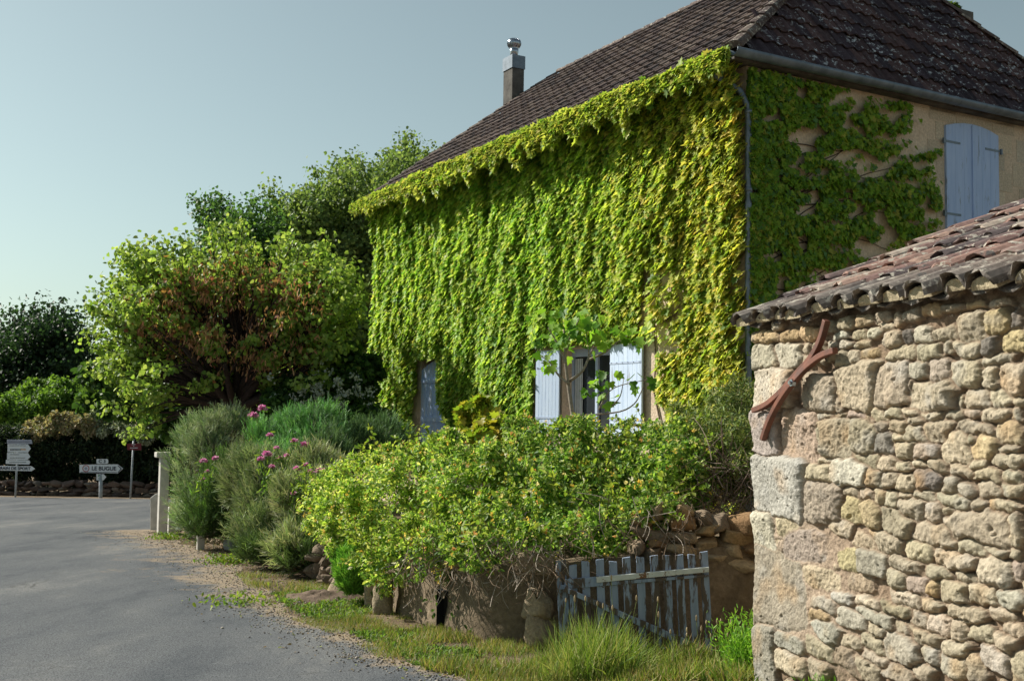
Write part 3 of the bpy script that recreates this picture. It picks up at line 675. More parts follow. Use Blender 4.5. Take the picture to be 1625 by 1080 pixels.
ul_, zt1 = fu(893, 556); ur_, zt2 = fu(973, 545); WT = (zt1+zt2)/2+0.0; WB = WT-1.30
du0 = fu(742, 640)[0]; du1 = fu(668, 640)[0]; DT = fu(705, 566)[1]; DB = 0.55
S_0 = hw(SU, FN, 0); SWD = HD-2*FN
def su(x, y, off=0.0):
    P = atPl(x, y, S_0-HW*off, HW); return float((P-S_0)@HN), float(P[2])
sa, szt = su(1498, 196); sb = su(1581, 210)[0]; szb = szt-1.55
w_ = MB()
wallgrid(w_, F0, HW, None, FW, -0.6, HT-.02, [(ur_, ul_, WB, WT), (du0, du1, DB, DT-.02)], 0.32, HN)
wallgrid(w_, S_0, HN, None, SWD, -0.6, HT-.02, [], 0.3, HW)
a, b, c = F0+HW*FW, S_0+HN*SWD, F0+HW*FW+HN*SWD
w_.add([a+UP*-.6, c+UP*-.6, c+UP*HT, a+UP*HT, b+UP*-.6, b+UP*HT], [(0, 1, 2, 3), (1, 4, 5, 2)])
w_.build('rendered_wall', M_RENDER, house)
# soffit rafters / dark eave board
ev = MB(); ev.box(hw(0.02, 0.02, HT-.075), HW*(HL-.04), HN*(FN-.03), UP*0.045, (1, 1, 1)); ev.box(hw(0.02, FN, HT-.078), HW*(SU-.03), HN*(HD-FN-.05), UP*0.045); ev.build('eave_board', M_CHIM, house)
# dressed stones round the side window and the corner
qs = MB(); rng = np.random.default_rng(3)
def quoin(mb, u0, u1, z0, z1, proud=0.005, org=S_0, ux=HN, nv=HW):
    cs = np.array([(0.60, 0.50, 0.38), (0.56, 0.47, 0.36), (0.63, 0.53, 0.40), (0.55, 0.48, 0.38)])[rng.integers(4)]*rng.uniform(.9, 1.08)
    mb.box(org+ux*u0+UP*z0-nv*proud, ux*(u1-u0), nv*(proud+.005), UP*(z1-z0), tuple(cs))
z = szb-.5; i = 0
while z < szt-.05:
    hgt_ = rng.uniform(.27, .38); wd = .34 if i % 2 else .17; z1 = min(z+hgt_, szt+.02)
    quoin(qs, sa-wd-.01, sa-.012, z, z1-.012); quoin(qs, sb+.012, sb+.01+(.5-wd), z, z1-.012); z = z1; i += 1
quoin(qs, sa-.3, sa+.25, szt+.03, szt+.34); quoin(qs, sa+.262, sb-.1, szt+.034, szt+.35); quoin(qs, sb-.088, sb+.4, szt+.03, szt+.33)
z = szt+.36; x_ = sa-1.2
while x_ < SWD-.6: 
    wd = rng.uniform(.5, .8); quoin(qs, x_, x_+wd-.012, z, HT-.12); x_ += wd
for (xa, za, wd, hh) in ((sb+.45, szt-.35, .5, .33), (sb+.36, szt-.72, .55, .35), (sb+.5, szt-1.1, .5, .36), (sb+.45, szt-1.5, .5, .38)): quoin(qs, xa, xa+wd, za, za+hh)
qs.build('dressed_stones', M_STONE, house)
# side window: closed pair of arched shutters
def plank_panel(mb, org, ux, nv, u0, u1, z0, ztop, th, nb, gap=.004):
    W = (u1-u0)/nb
    for i in range(nb):
        a, b = u0+i*W+gap/2, u0+(i+1)*W-gap/2
        mb.prism([org+ux*a+UP*z0, org+ux*b+UP*z0, org+ux*b+UP*ztop(b), org+ux*a+UP*ztop(a)], -nv*th)
mid = (sa+sb)/2
def arch(u): t = (u-mid)/((sb-sa)/2); return szt+.06-0.09*t*t
for (a, b, lab) in ((sa, mid-.004, 0), (mid+.004, sb, 1)):
    m_ = MB(); plank_panel(m_, S_0, HN, HW, a, b, szb, arch, .035, 3, .003); sh = m_.build('shutter', M_SHUT_B, house)
    for zz in (szt-.28, szb+.25):
        h_ = MB()
        if lab == 0: h_.box(S_0+HN*(a-.05)+UP*(zz+.01)-HW*.036, HN*.34, -HW*.006, UP*.03); h_.box(S_0+HN*(a-.075)+UP*(zz-.02)-HW*.03, HN*.03, -HW*.03, UP*.08)
        else: h_.box(S_0+HN*(b-.30)+UP*(zz+.01)-HW*.036, HN*.34, -HW*.006, UP*.03); h_.box(S_0+HN*(b+.03)+UP*(zz-.02)-HW*.03, HN*.03, -HW*.03, UP*.08)
        h_.build('hinge', M_ZINC, sh)
m_ = MB(); m_.box(S_0+HN*(mid-.03)+UP*szb-HW*.036, HN*.06, -HW*.018, UP*(szt-szb+.04)); m_.build('cover_strip', M_SHUT_B, house)
# front window (open shutters, frame, panes)
wf = MB(); dep = .20
o_ = F0+HN*dep
for (a, b, c, d) in ((ur_, ur_+.05, WB, WT), (ul_-.05, ul_, WB, WT), (ur_, ul_, WT-.12, WT), (ur_, ul_, WB, WB+.05), ((ur_+ul_)/2-.03, (ur_+ul_)/2+.03, WB, WT-.12)):
    wf.box(o_+HW*a+UP*c-HN*(.03 if (d-c) < .2 else .027), HW*(b-a), HN*.06, UP*(d-c))
win = wf.build('window', M_FRAME, house)
gl = MB(); gl.box(o_+HW*(ur_+.04)+UP*(WB+.04)+HN*.01, HW*(ul_-ur_-.08), HN*.008, UP*(WT-WB-.15)); gl.build('pane', M_GLASS, win)
gl = MB(); 
for k in range(7): gl.box(o_+HW*(ul_-.10-k*.03)+UP*(WB+.05)-HN*(.012+.008*(k % 2)), HW*.028, HN*.004, UP*(WT-WB-.2))
gl.build('curtain', M_CURT, win)
ls = MB(); ls.box(F0+HW*(ur_-.12)+UP*(WT+.01)-HN*.012, HW*(ul_-ur_+.24), HN*.02, UP*.20, (0.46, 0.38, 0.28)); ls.build('lintel', M_STONE, win); ls = MB(); ls.box(F0+HW*(ur_-.08)+UP*(WB-.1)-HN*.05, HW*(ul_-ur_+.16), HN*.09, UP*.09, (0.5, 0.43, 0.34)); ls.build('window_sill', M_STONE, win)
def open_shutter(hu, sgn, ang, top, bot, wd, lab):
    """hinged at u=hu, swung back; ang = angle from the wall plane"""
    d = HW*sgn*math.cos(ang)-HN*math.sin(ang); nv = np.cross(d, UP); nv = nv if nv@HN > 0 else -nv
    o = F0+HW*hu-HN*.03; m_ = MB(); plank_panel(m_, o, d, nv, 0, wd, bot, lambda u: top, .03, 7, .006); s = m_.build('shutter', M_SHUT_W, house)
    for zz in (top-.28, bot+.22): m2 = MB(); m2.box(o+d*.0+UP*zz-nv*.03, d*(wd-.02), -nv*.006, UP*.03); m2.build('hinge', M_FRAME, s)
    for q in range(6): m3 = MB(); m3.tube([o+d*(.05+q*(wd-.1)/5)+UP*(top-.262)-nv*.034, o+d*(.05+q*(wd-.1)/5)+UP*(top-.262)-nv*.042], .007, 6); m3.build('stud', M_ZINC, s)
# angles chosen so that the leaves hang slightly off the wall
ulf = fu(852, 600)[0]; urf = fu(1025, 600)[0]
open_shutter(ul_+.01, 1, math.radians(12), WT-.02, WB+.0, .53, 0)
open_shutter(ur_-.01, -1, math.radians(1.5), WT+.0, WB-.0, abs(ur_-urf), 1)
# blue arched door/shutter deep in the vine
dm = (du0+du1)/2
def darch(u): t = (u-dm)/((du1-du0)/2); return DT-.02-.22*t*t
m_ = MB(); plank_panel(m_, F0+HN*.035, HW, HN, du0+.01, du1-.01, DB, darch, .04, 8, .006); dr = m_.build('door', M_DOOR_B, house)
m2 = MB(); m2.box(F0-HN*.008+HW*(du0+.05)+UP*1.35, HW*(du1-du0-.1), -HN*.02, UP*.09); m2.box(F0-HN*.008+HW*(du0+.05)+UP*2.1, HW*(du1-du0-.1), -HN*.02, UP*.07); m2.build('cross_rail', M_DOOR_B, dr)
m2 = MB(); m2.tube([F0+HN*.02+HW*u+UP*(darch(u)+.012) for u in np.linspace(du0+.01, du1-.01, 12)], .012, 5); m2.build('iron_arch', M_RUST, dr)
# slender chimney with steel cowl
cq = atY(815.5, 100, 24.1)
ch = MB(); ctr = cq.copy(); ctr[2] = 0; top = atY(812, 92, 24.1)[2]
ca, cb = HN*0.30, HW*0.40
ch.box(ctr-ca/2-cb/2+UP*5.2, ca, cb, UP*(top-.30-5.2), (1, 1, 1)); chim = ch.build('chimney', M_CHIM, house)
ch = MB(); ch.box(ctr-ca*.56-cb*.55+UP*(top-.295), ca*1.12, cb*1.1, UP*.295); ch.build('zinc_hood', M_ZINC, chim)
ch = MB(); ch.lathe(ctr+UP*(top+.0), [(.09, 0.0), (.09, .10), (.10, .12), (.10, .19), (.08, .2), (.11, .23), (.145, .28), (.155, .33), (.135, .39), (.08, .43), (.02, .44)], 20)
for k in range(20): 
    a = 2*math.pi*k/20; ch.tube([ctr+UP*(top+z_)+np.array([math.cos(a), math.sin(a), 0])*(r_+.004) for r_, z_ in [(.11, .23), (.145, .28), (.155, .33), (.135, .39), (.08, .43)]], .006, 4)
ch.build('cowl', M_STEEL, chim, smooth=True)
# second, ivy grown chimney behind the right hip
c2 = atY(1505, 30, 19.5); c2[2] = 0; ch = MB(); ch.box(c2-HN*.32-HW*.3+UP*6, HN*.62, HW*.6, UP*2.9, (.25, .2, .15)); ch2 = ch.build('chimney', M_CHIM, house); 

# ================================================================== CLIMBING VINE
YG = [(0.34, 0.40, 0.075), (0.25, 0.34, 0.055), (0.44, 0.45, 0.12), (0.15, 0.26, 0.04), (0.09, 0.18, 0.03), (0.42, 0.37, 0.10)]
def vine():
    rng = np.random.default_rng(21)
    root = empty('climbing_vine', hw(1, FN-.1, .3), 'dense yellow green climbing vine covering the sunlit long wall and the gutter', 'vine')
    n = 105000; u = rng.uniform(-.05, FW+.05, n); z = rng.uniform(0.45, HT-.03, n)
    st = fbm(np.c_[u*2.3+.5*z, z*0.75], 2, 4); st2 = fbm(np.c_[u*7, z*1.6], 6, 2)
    bulge = np.clip((st-.38)*3.2, 0, 1)
    # overhang fringe gets thicker near the top and the middle
    tz = np.clip((z-(HT-1.1))/1.1, 0, 1); th = 0.04+0.12*bulge+0.08*st2+.20*tz*tz
    lay = rng.random(n)**0.45; off = th*lay
    P = F0+HW*u[:, None]-HN*off[:, None]+UP*z[:, None]
    px, py = proj(P)
    keep = rng.random(n) < np.clip(0.55+.9*bulge+0.8*(st2-.3), .45, 1)
    def ell(cx, cy, rx, ry, k, pr):
        return ~((((px-cx)/rx)**2+((py-cy)/ry)**2 < 1) & (rng.random(n) < pr))
    fz = fbm(np.c_[u*5, z*3], 12, 3)
    gap = (np.abs(px-1050-(py-500)*-.08) < 34) & (py > 425) & (py < 560) & (fz > .42); keep &= ~(gap & (rng.random(n) < .9))
    keep &= ~((px > 846) & (px < 1028) & (py > 545+(900-px)*.05) & (py < 760))
    keep &= ~((px > 1026) & (px < 1062) & (py > 640) & (py < 720)); keep &= ~((px > 1026) & (px < 1044) & (py > 545) & (py < 650) & (fz > .4))
    keep &= ~((px > 630) & (px < 662) & (py > 560) & (off > .10)); keep &= ~((px > 662) & (px < 696) & (py > 568) & (py < 645)); keep &= ~((px > 656) & (px < 722) & (py > 625) & (py < 760) & (px-656 < 34+(py-625)*.5))
    keep &= ~((px > 1040) & (py > 600+(px-1040)*.05) & (fz < .42))
    thin = (px > 1010) & (py > 230) & (fz < .40); keep &= ~(thin & (rng.random(n) < .75))
    P, u, z, off, bulge, lay = P[keep], u[keep], z[keep], off[keep], bulge[keep], lay[keep]; n = len(P)
    Z = nrm(UP*.72-HN*0.60+HW*.15+rng.normal(0, .28, (n, 3))); T = nrm(-UP*.75-HN*0.85+HW*rng.normal(0, .5, n)[:, None]+rng.normal(0, .2, (n, 3)))
    cN = fbm(np.c_[u*1.2, z*1.2], 33, 3); c = palette(rng, n, YG, [.28, .28, .14, .16, .07, .07], .14)
    c *= (0.8+0.5*cN)[:, None]; c *= 1.38; c[:, 0] *= np.interp(u, [0, 2, 4.5, 12], [1.18, 1.05, .88, .90])
    leaves('vine_leaves', P, Z, T, rng.uniform(.06, .115, n)*rng.uniform(.8, 1.45, n), c, 'ivy', M_LEAF, root)
    # fringe over the gutter and eave
    n = 15000; u = rng.uniform(-.02, HL+.18, n); t = rng.random(n)
    wv = fbm(np.c_[u*1.7, u*0+5], 8, 3); w2 = fbm(np.c_[u*6, u*0+9], 9, 2)
    rad = (0.045+0.11*wv)*np.interp(u, [0, 1.2, 2.2, 9.5, 12], [.55, .6, 1, 1, .5]); ang = rng.uniform(-.6, 2.4, n)
    x_ = -0.11-np.cos(ang-.9)*rad*rng.uniform(.5, 1, n); zz = HT-.02+np.sin(ang)*rad*.75*rng.uniform(.4, 1, n)-rng.random(n)**2.2*(.20+.9*np.clip(w2-.40, 0, 1))*np.interp(u, [0, 9.5, 12], [1, 1, .3])
    bare = (u < 1.55) & (u > .5) & (zz < HT+.0) & (wv < .75)
    k = ~bare | (rng.random(n) < .15); k &= (wv+0.3*w2 > .40) | (u > 2.2) | (rng.random(n) < .3)
    P = (A*[1, 1, 0]+HW*u[:, None]+HN*x_[:, None]+UP*zz[:, None])[k]; n = len(P)
    Z = nrm(-HN*0.6+UP*0.9+rng.normal(0, .4, (n, 3))); T = nrm(-UP*.8-HN*0.7+rng.normal(0, .5, (n, 3)))
    c = palette(rng, n, YG, [.30, .22, .26, .12, .03, .07], .12)*1.25
    leaves('fringe_leaves', P, Z, T, rng.uniform(.08, .14, n), c, 'ivy', M_LEAF, root)
    # stems
    s = MB()
    for i in range(46):
        u0 = rng.uniform(.1, FW-.2); z_ = .3; pts = []; uu = u0
        for k in range(14):
            pts.append(F0+HW*uu-HN*(.015+.012*rng.random())+UP*z_); uu += rng.normal(0, .09); z_ += .4
        mx, my = proj(np.array(pts))
        if np.any((mx > 640) & (mx < 735) & (my > 555)) or np.any((mx > 840) & (mx < 1035) & (my > 530)): continue
        s.tube(pts, list(np.linspace(.016, .005, 14)), 5, (0.17, 0.13, 0.10))
    for (x0, y0, x1, y1) in ((1000, 515, 1066, 508), (1010, 520, 1080, 500), (995, 512, 1040, 460), (1060, 510, 1100, 470), (1010, 525, 1035, 505)):
        a_, za_ = fu(x0, y0); b_, zb_ = fu(x1, y1); m = 8
        s.tube([F0+HW*(a_+(b_-a_)*t+rng.normal(0, .02))-HN*.05+UP*(za_+(zb_-za_)*t+rng.normal(0, .02)) for t in np.linspace(0, 1, m)], .018, 5, (0.22, 0.17, 0.14))
    s.build('stem', M_BARK, root)
    # ---- side wall
    r2 = empty('side_wall_creeper', hw(.1, 1, 1.0), 'patchy dark green creeper spreading over the shaded side wall towards the shutter', 'creeper')
    ells = [(1190, 150, 30, 60), (1200, 250, 45, 110), (1200, 400, 45, 120), (1195, 520, 40, 80), (1215, 130, 40, 30), (1260, 150, 60, 22), (1290, 195, 70, 18), (1250, 175, 50, 25), (1330, 225, 60, 14), (1430, 175, 16, 22), (1415, 200, 22, 14),
            (1255, 240, 60, 16), (1300, 215, 70, 14), (1350, 180, 60, 18), (1380, 240, 70, 14), (1240, 290, 60, 40), (1330, 290, 70, 22), (1400, 300, 80, 30), (1450, 265, 40, 12), (1475, 245, 20, 8), (1440, 330, 60, 22), (1485, 320, 22, 16), (1340, 330, 70, 18), (1250, 350, 50, 14),
            (1300, 370, 80, 14), (1380, 370, 70, 20), (1440, 360, 40, 16), (1270, 400, 30, 30), (1310, 410, 60, 12), (1360, 415, 60, 10), (1230, 440, 30, 30), (1260, 450, 30, 16), (1290, 140, 50, 10), (1225, 330, 40, 30), (1355, 205, 40, 10), (1300, 255, 40, 10)]
    P = []; Nn = []
    for (cx, cy, rx, ry) in ells:
        m = int(rx*ry*(.95 if cx < 1225 else .85)); a = rng.uniform(0, 2*math.pi, m); r = np.abs(rng.normal(0, .62, m))+.1*rng.random(m)
        X = cx+np.cos(a)*rx*r; Y = cy+np.sin(a)*ry*r
        for x, y in zip(X, Y):
            if 1493 < x or y < 86+(x-1165)*.228+14: continue
            if fbm([[x*.055, y*.08]], 4, 2)[0] < (.36 if x < 1225 else .435): continue
            q = atPl(x, y, S_0-HW*(.03+.10*rng.random()**1.3), HW)
            if (q-S_0)@HN > -.02: P.append(q)
    P = np.array(P); n = len(P)
    Z = nrm(-HW*1.0+UP*0.55+rng.normal(0, .35, (n, 3))); T = nrm(-UP*.9-HW*0.4+HN*rng.normal(0, .8, n)[:, None])
    c = palette(rng, n, [(0.19, 0.33, 0.03), (0.27, 0.37, 0.04), (0.12, 0.24, 0.025), (0.36, 0.36, 0.06), (0.10, 0.20, 0.06)], [.35, .25, .2, .08, .12], .15)
    leaves('vine_leaves', P, Z, T, rng.uniform(.045, .095, n), c*1.1, 'ivy', M_LEAF, r2)
    s = MB()
    for i in range(22):
        x, y = rng.uniform(1180, 1230), rng.uniform(200, 520); pts = []; ax, ay = rng.uniform(8, 18), rng.uniform(-9, 4)
        for k in range(14):
            pts.append(atPl(x, y, S_0-HW*.015, HW)); x += ax; y += ay+rng.normal(0, 4)
            if x > 1480 or y < 110+(x-1165)*.228: break
        if len(pts) > 3: s.tube(pts, list(np.linspace(.010, .003, len(pts))), 4, (0.10, 0.075, 0.065))
    s.build('stem', M_BARK, r2)
    # ivy on the second chimney
    n = 1500; q = sph(rng, n)*np.array([.38, .38, 1.2]); P = c2+UP*7.9+q; Z, T = leafdirs(rng, nrm(q)); 
    r3 = leaves('ivy', P, Z, T, .11, palette(rng, n, [(.05, .09, .02), (.08, .12, .03)]), 'ivy', M_LEAF); tag(r3, 'dark ivy wrapped round the chimney behind the right hip of the roof', 'ivy')
vine()

# ================================================================== GARDEN TERRACE AND LOW WALL
WL = [(3.6, 8.25), (1.9, 7.95), (1.36, 7.82), (0.33, 7.86), (-0.03, 7.92), (-0.23, 8.04), (-0.60, 8.60), (-1.0, 9.58), (-1.5, 10.75), (-2.13, 12.14)]
for px_, py_ in [(452, 893), (405, 878), (345, 862), (285, 850)]:
    q = onground(px_, py_); WL.append((q[0], q[1]))
WL = np.array(WL)
WTOP = [.72, .72, .70, .56, .55, .54, .52, .50, .46, .42, .40, .38, .36, .34]
def terrace():
    V = []; R = []
    for (x, y), t in zip(WL[2:], WTOP[2:]): R.append((x+.12, y+.10, gz(y)+t-.06))
    R = [(3.6, 8.3, .55)]+R; R.append((-7.0, 22.0, gz(22)+.3)); R.append((-7.5, 30, gz(30)+.2))
    R.sort(key=lambda r: r[1]); V = []; n = 14
    for (x, y, z) in R:
        for k in range(n): 
            u = k/(n-1); V.append((x+(30-x)*u**2, y, z+0.12*min(1, u*6)))
    i = (np.arange(len(R)-1)[:, None]*n+np.arange(n-1)[None]).ravel()
    o = mesh_np('garden_terrace', V, [np.c_[i, i+1, i+n+1, i+n]], M_EARTH); o['kind'] = 'structure'
terrace()
def rock(mb, c, sx, sy, sz, rng, col, R=None):
    """irregular rounded block"""
    n = 7; V = []; idx = {}; F = []
    def vid(p):
        k = tuple(p)
        if k not in idx: idx[k] = len(V); V.append(p)
        return idx[k]
    for ax in range(3):
        for s in (-1, 1):
            for i in range(n-1):
                for j in range(n-1):
                    q = []
                    for (a, b) in ((i, j), (i+1, j), (i+1, j+1), (i, j+1)):
                        p = [0, 0, 0]; p[ax] = s*(n-1); p[(ax+1) % 3] = 2*a-(n-1); p[(ax+2) % 3] = 2*b-(n-1); q.append(vid(tuple(p)))
                    F.append(tuple(q if s > 0 else q[::-1]))
    V = np.array(V, float)/(n-1); L = (np.abs(V)**7).sum(1)**(1/7); V = V/L[:, None]
    o = rng.uniform(0, 90, 3); V = V*(0.72+0.52*vn(V*1.3+o, 3))[:, None]*(0.90+0.20*vn(V*3.2+o, 5))[:, None]
    for q_ in range(9):
        nn = sph(rng, 1)[0]; dd = rng.uniform(.62, .9); V = V-np.clip(V@nn-dd, 0, None)[:, None]*nn
    V = V*1.12*np.array([sx, sy, sz])/2; 
    if R is not None: V = V @ np.array(R)
    a = rng.normal(0, .12); ca_, sa_ = math.cos(a), math.sin(a); V[:, [0, 2]] = np.c_[V[:, 0]*ca_-V[:, 2]*sa_, V[:, 0]*sa_+V[:, 2]*ca_]
    mb.add(V+np.array(c), F, tuple(col))
def lowwall():
    rng = np.random.default_rng(77)
    root = empty('garden_wall', (WL[4][0], WL[4][1], gz(8)), 'low stained rendered garden retaining wall running along the road under the bushes', 'wall')
    mb = MB(); seg = []
    # resample with smooth curve
    t0 = np.r_[0, np.cumsum(np.hypot(*np.diff(WL, axis=0).T))]; L = t0[-1]; ts = np.arange(0, L, .06)
    X = np.interp(ts, t0, WL[:, 0]); Y = np.interp(ts, t0, WL[:, 1]); H = np.interp(ts, t0, WTOP)
    for _ in range(6): X[1:-1] = (X[:-2]+2*X[1:-1]+X[2:])/4; Y[1:-1] = (Y[:-2]+2*Y[1:-1]+Y[2:])/4
    T = nrm(np.c_[np.gradient(X), np.gradient(Y)]); Nx = np.c_[T[:, 1], -T[:, 0]]
    Nx = np.where((Nx[:, 1:2] > 0) & (np.abs(Nx[:, 1:2]) > .2), -Nx, Nx); Nx = np.c_[-np.abs(T[:, 1]), -np.abs(T[:, 0])]   # outward: -x / -y
    nz_ = 14; V = []
    for i in range(len(ts)):
        for k in range(nz_):
            f = k/(nz_-1); z = gz(Y[i])-.08+(H[i]+.08)*f
            d = .07*(fbm([[ts[i]*2.2, z*3]], 3)[0]-.5)+.03*(fbm([[ts[i]*9, z*11]], 5)[0]-.5)-.05*f
            V.append((X[i]+Nx[i][0]*d, Y[i]+Nx[i][1]*d, z))
        V.append((X[i]-Nx[i][0]*.35, Y[i]-Nx[i][1]*.35, gz(Y[i])+H[i]))
    m = nz_+1; F = []
    # drain opening near px (695, 975)
    dq = onground(695, 1000); di = int(np.argmin((X-dq[0])**2+(Y-dq[1])**2))
    for i in range(len(ts)-1):
        for k in range(m-1):
            if di-1 <= i <= di and k < 7: continue
            F.append((i*m+k, i*m+k+1, (i+1)*m+k+1, (i+1)*m+k))
    mb.add(V, F); mb.build('rendered_face', M_LOW, root, smooth=True)
    # recess behind the opening
    a = np.array([X[di-1], Y[di-1], gz(Y[di])-.05]); b = np.array([X[di+1], Y[di+1], gz(Y[di])-.05]); nin = -np.array([*Nx[di], 0]); d = b-a; hh = .36
    r = MB(); q = [a, b, b+UP*hh, a+UP*hh]; r.add(q+[v+nin*.3 for v in q], [(0, 1, 5, 4), (1, 2, 6, 5), (2, 3, 7, 6), (3, 0, 4, 7), (4, 5, 6, 7)]); r.build('drain_opening', M_DARK, root)  # near-black lining puts the shade of the recess into its colour
    # coping and rubble stones
    st = MB(); cs = [(0.40, 0.28, 0.15), (0.42, 0.32, 0.20), (0.34, 0.21, 0.11), (0.46, 0.37, 0.25), (0.26, 0.20, 0.14)]
    for (x0, x1, y0, rows, hz) in ((1040, 1200, 842, 4, .085),):
        pass
    for row in range(4):
        x = .85+rng.uniform(0, .1)
        while x < 3.3:
            w = rng.uniform(.11, .26); h = rng.uniform(.08, .12); yy = np.interp(x, WL[::-1, 0], WL[::-1, 1]) if 0 else 7.86+max(0, (x-1.36))*.12
            zb = (.50 if x < .9 else .52)+row*.088+(.05*math.sin(x*7))
            rock(st, (x+w/2, yy+.10+row*.02, zb+h/2), w*1.04, .26, h*1.1, rng, np.array(cs[rng.integers(5)])*rng.uniform(.8, 1.15))
            x += w
    for i in range(0, len(ts), 3):
        if Y[i] > 8.3 and X[i] < 0:
            c = np.array(cs[rng.integers(5)])*rng.uniform(.8, 1.15); rock(st, (X[i]-Nx[i][0]*.12, Y[i]-Nx[i][1]*.12, gz(Y[i])+H[i]-.01), .22, .22, rng.uniform(.09, .14), rng, c)
    # big pale blocks left of the gate and at the bend
    for (x, y, z, a, b, c_) in ((.20, 7.82, .60, .24, .2, .17), (.22, 7.78, .30, .20, .12, .22), (.22, 7.78, .1, .20, .12, .20), (-1.05, 9.45, .12, .16, .2, .36), (-1.15, 9.8, .1, .2, .2, .40), (-1.6, 10.6, .05, .25, .25, .36)):
        rock(st, (x, y, z+gz(y)), a, b, c_, rng, np.array([.36, .29, .20]))
    for i in range(len(ts)):    # lighter rubble patch showing under the lavender
        if 13.0 < Y[i] < 17.5 and i % 2 == 0:
            for k in range(4): rock(st, (X[i]+Nx[i][0]*.02, Y[i]+Nx[i][1]*.02, gz(Y[i])+.05+k*.085), .15, .12, .085, rng, np.array([.32, .25, .17])*rng.uniform(.8, 1.2))
        if 10.8 < Y[i] < 12.6 and i % 2 == 0:
            for k in range(4): rock(st, (X[i]+Nx[i][0]*.02+rng.normal(0, .03), Y[i]+Nx[i][1]*.02, gz(Y[i])+.05+k*.10+rng.normal(0, .02)), rng.uniform(.1, .24), .12, rng.uniform(.07, .13), rng, np.array([.20, .155, .115])*rng.uniform(.8, 1.2))
    st.build('coping_stones', M_STONE, root, smooth=True)
    # timber post leaning by the wall
lowwall()
def pillar():
    b = onground(257, 846); R_ = np.array([[math.cos(.5), math.sin(.5), 0], [-math.sin(.5), math.cos(.5), 0], [0, 0, 1]])
    root = empty('gate_pillar', b, 'slim pale concrete gate pillar with a square cap at the end of the lavender', 'gate pillar')
    m = MB(); m.cbox(b+UP*.60, .15, .15, 1.34, R_); m.build('pillar_shaft', M_CONC, root, bevel=.01)
    m = MB(); m.cbox(b+UP*1.31+[-.03, 0, 0], .24, .22, .09, R_); m.build('pillar_cap', M_CONC, root, bevel=.015)
    m = MB(); m.cbox(b+np.array([.24, -.30, .20]), .10, .10, .55, R_); r2 = m.build('concrete_post', M_CONC, None, bevel=.01); tag(r2, 'short square concrete post close behind the slim capped pillar', 'post', None)
    q = onground(237, 846); m = MB(); 
    m.prism([atY(x_, y_, 19.2) for x_, y_ in ((238, 852), (251, 852), (251, 782), (245, 784), (238, 790))], np.array([0, .3, 0])); o = m.build('wall_stub', M_CONC, None, bevel=.015); tag(o, 'low curved concrete wall stub left of the capped pillar', 'wall')
    q = onground(318, 872); m = MB(); m.cbox(q+UP*.07, .10, .08, .26, R_); o = m.build('marker_stone', M_CONC, None, bevel=.01); tag(o, 'stubby pale stone post under the lavender overhang', 'post')
    q = onground(364, 872); m = MB(); rg = np.random.default_rng(4); rock(m, q+UP*.05, .15, .12, .18, rg, (.55, .54, .5)); o = m.build('pale_boulder', M_STONE, None, smooth=True); tag(o, 'pale upright stone at the foot of the garden wall', 'stone')
pillar()

# ================================================================== OLD GATE
def gate():
    b = onground(885, 1040); b[1] = 7.60; root = empty('picket_gate', (b[0], 7.62, gz(7.6)), 'peeling blue grey wooden picket gate leaning against the low wall', 'gate')
    rng = np.random.default_rng(8)
    y0, y1 = 7.60, 7.52   # left, right depth
    Ygate = lambda x: np.interp(x, [880, 1130], [7.62, 7.48])
    xs = [(891, 888, 1004), (909, 896, 1000), (929, 889, 1000), (952, 887, 1010), (973, 889, 1020), (994, 884, 1026), (1016, 882, 1030), (1038, 881, 1032), (1058, 879, 1030), (1078, 880, 1030), (1098, 878, 1026), (1117, 875, 1024)]
    for i, (x, yt, yb) in enumerate(xs):
        Y = Ygate(x); lean = 3+(x-891)/226*6
        a = atY(x-6.2, yt+1, Y); c = atY(x+6.2, yt-1 if i % 2 else yt+2, Y); d = atY(x+6.2+lean, yb+14, Y-.04); e = atY(x-6.2+lean, yb+14, Y-.04)
        if i == 0: a, c, d, e = atY(882, 890, Y), atY(898, 888, Y), atY(906, 1012, Y), atY(888, 1014, Y)
        m = MB(); m.prism([a, e, d, c], np.array([0, .022, 0])); m.build('picket', M_GATE, root, bevel=.002)
    def rail(pts, dy, mat, name):
        m = MB(); m.prism([atY(x, y, Ygate(x)-.004) for x, y in pts], np.array([0, -dy, 0])); m.build(name, mat, root, bevel=.002)
    rail([(946, 914), (1124, 898), (1124, 906), (946, 923)], .030, M_GATE_L, 'rail')
    rail([(896, 918), (945.5, 914), (945.5, 923), (896, 928)], .024, M_GATE, 'rail')
    rail([(888, 927), (1124, 910), (1124, 914), (888, 934)], .022, M_GATE, 'rail')
    m = MB(); m.prism([atY(x, y, Ygate(x)-.040) for x, y in ((897, 930), (1096, 1016), (1086, 1024), (893, 936))][::-1], np.array([0, -.028, 0])); m.build('brace', M_GATE, root, bevel=.002)
    m = MB(); m.prism([atY(x, y, 7.60) for x, y in ((884, 1016), (1110, 1030), (1110, 1036), (884, 1023))], np.array([0, -.02, 0])); m.build('rail', M_GATE, root)
gate()

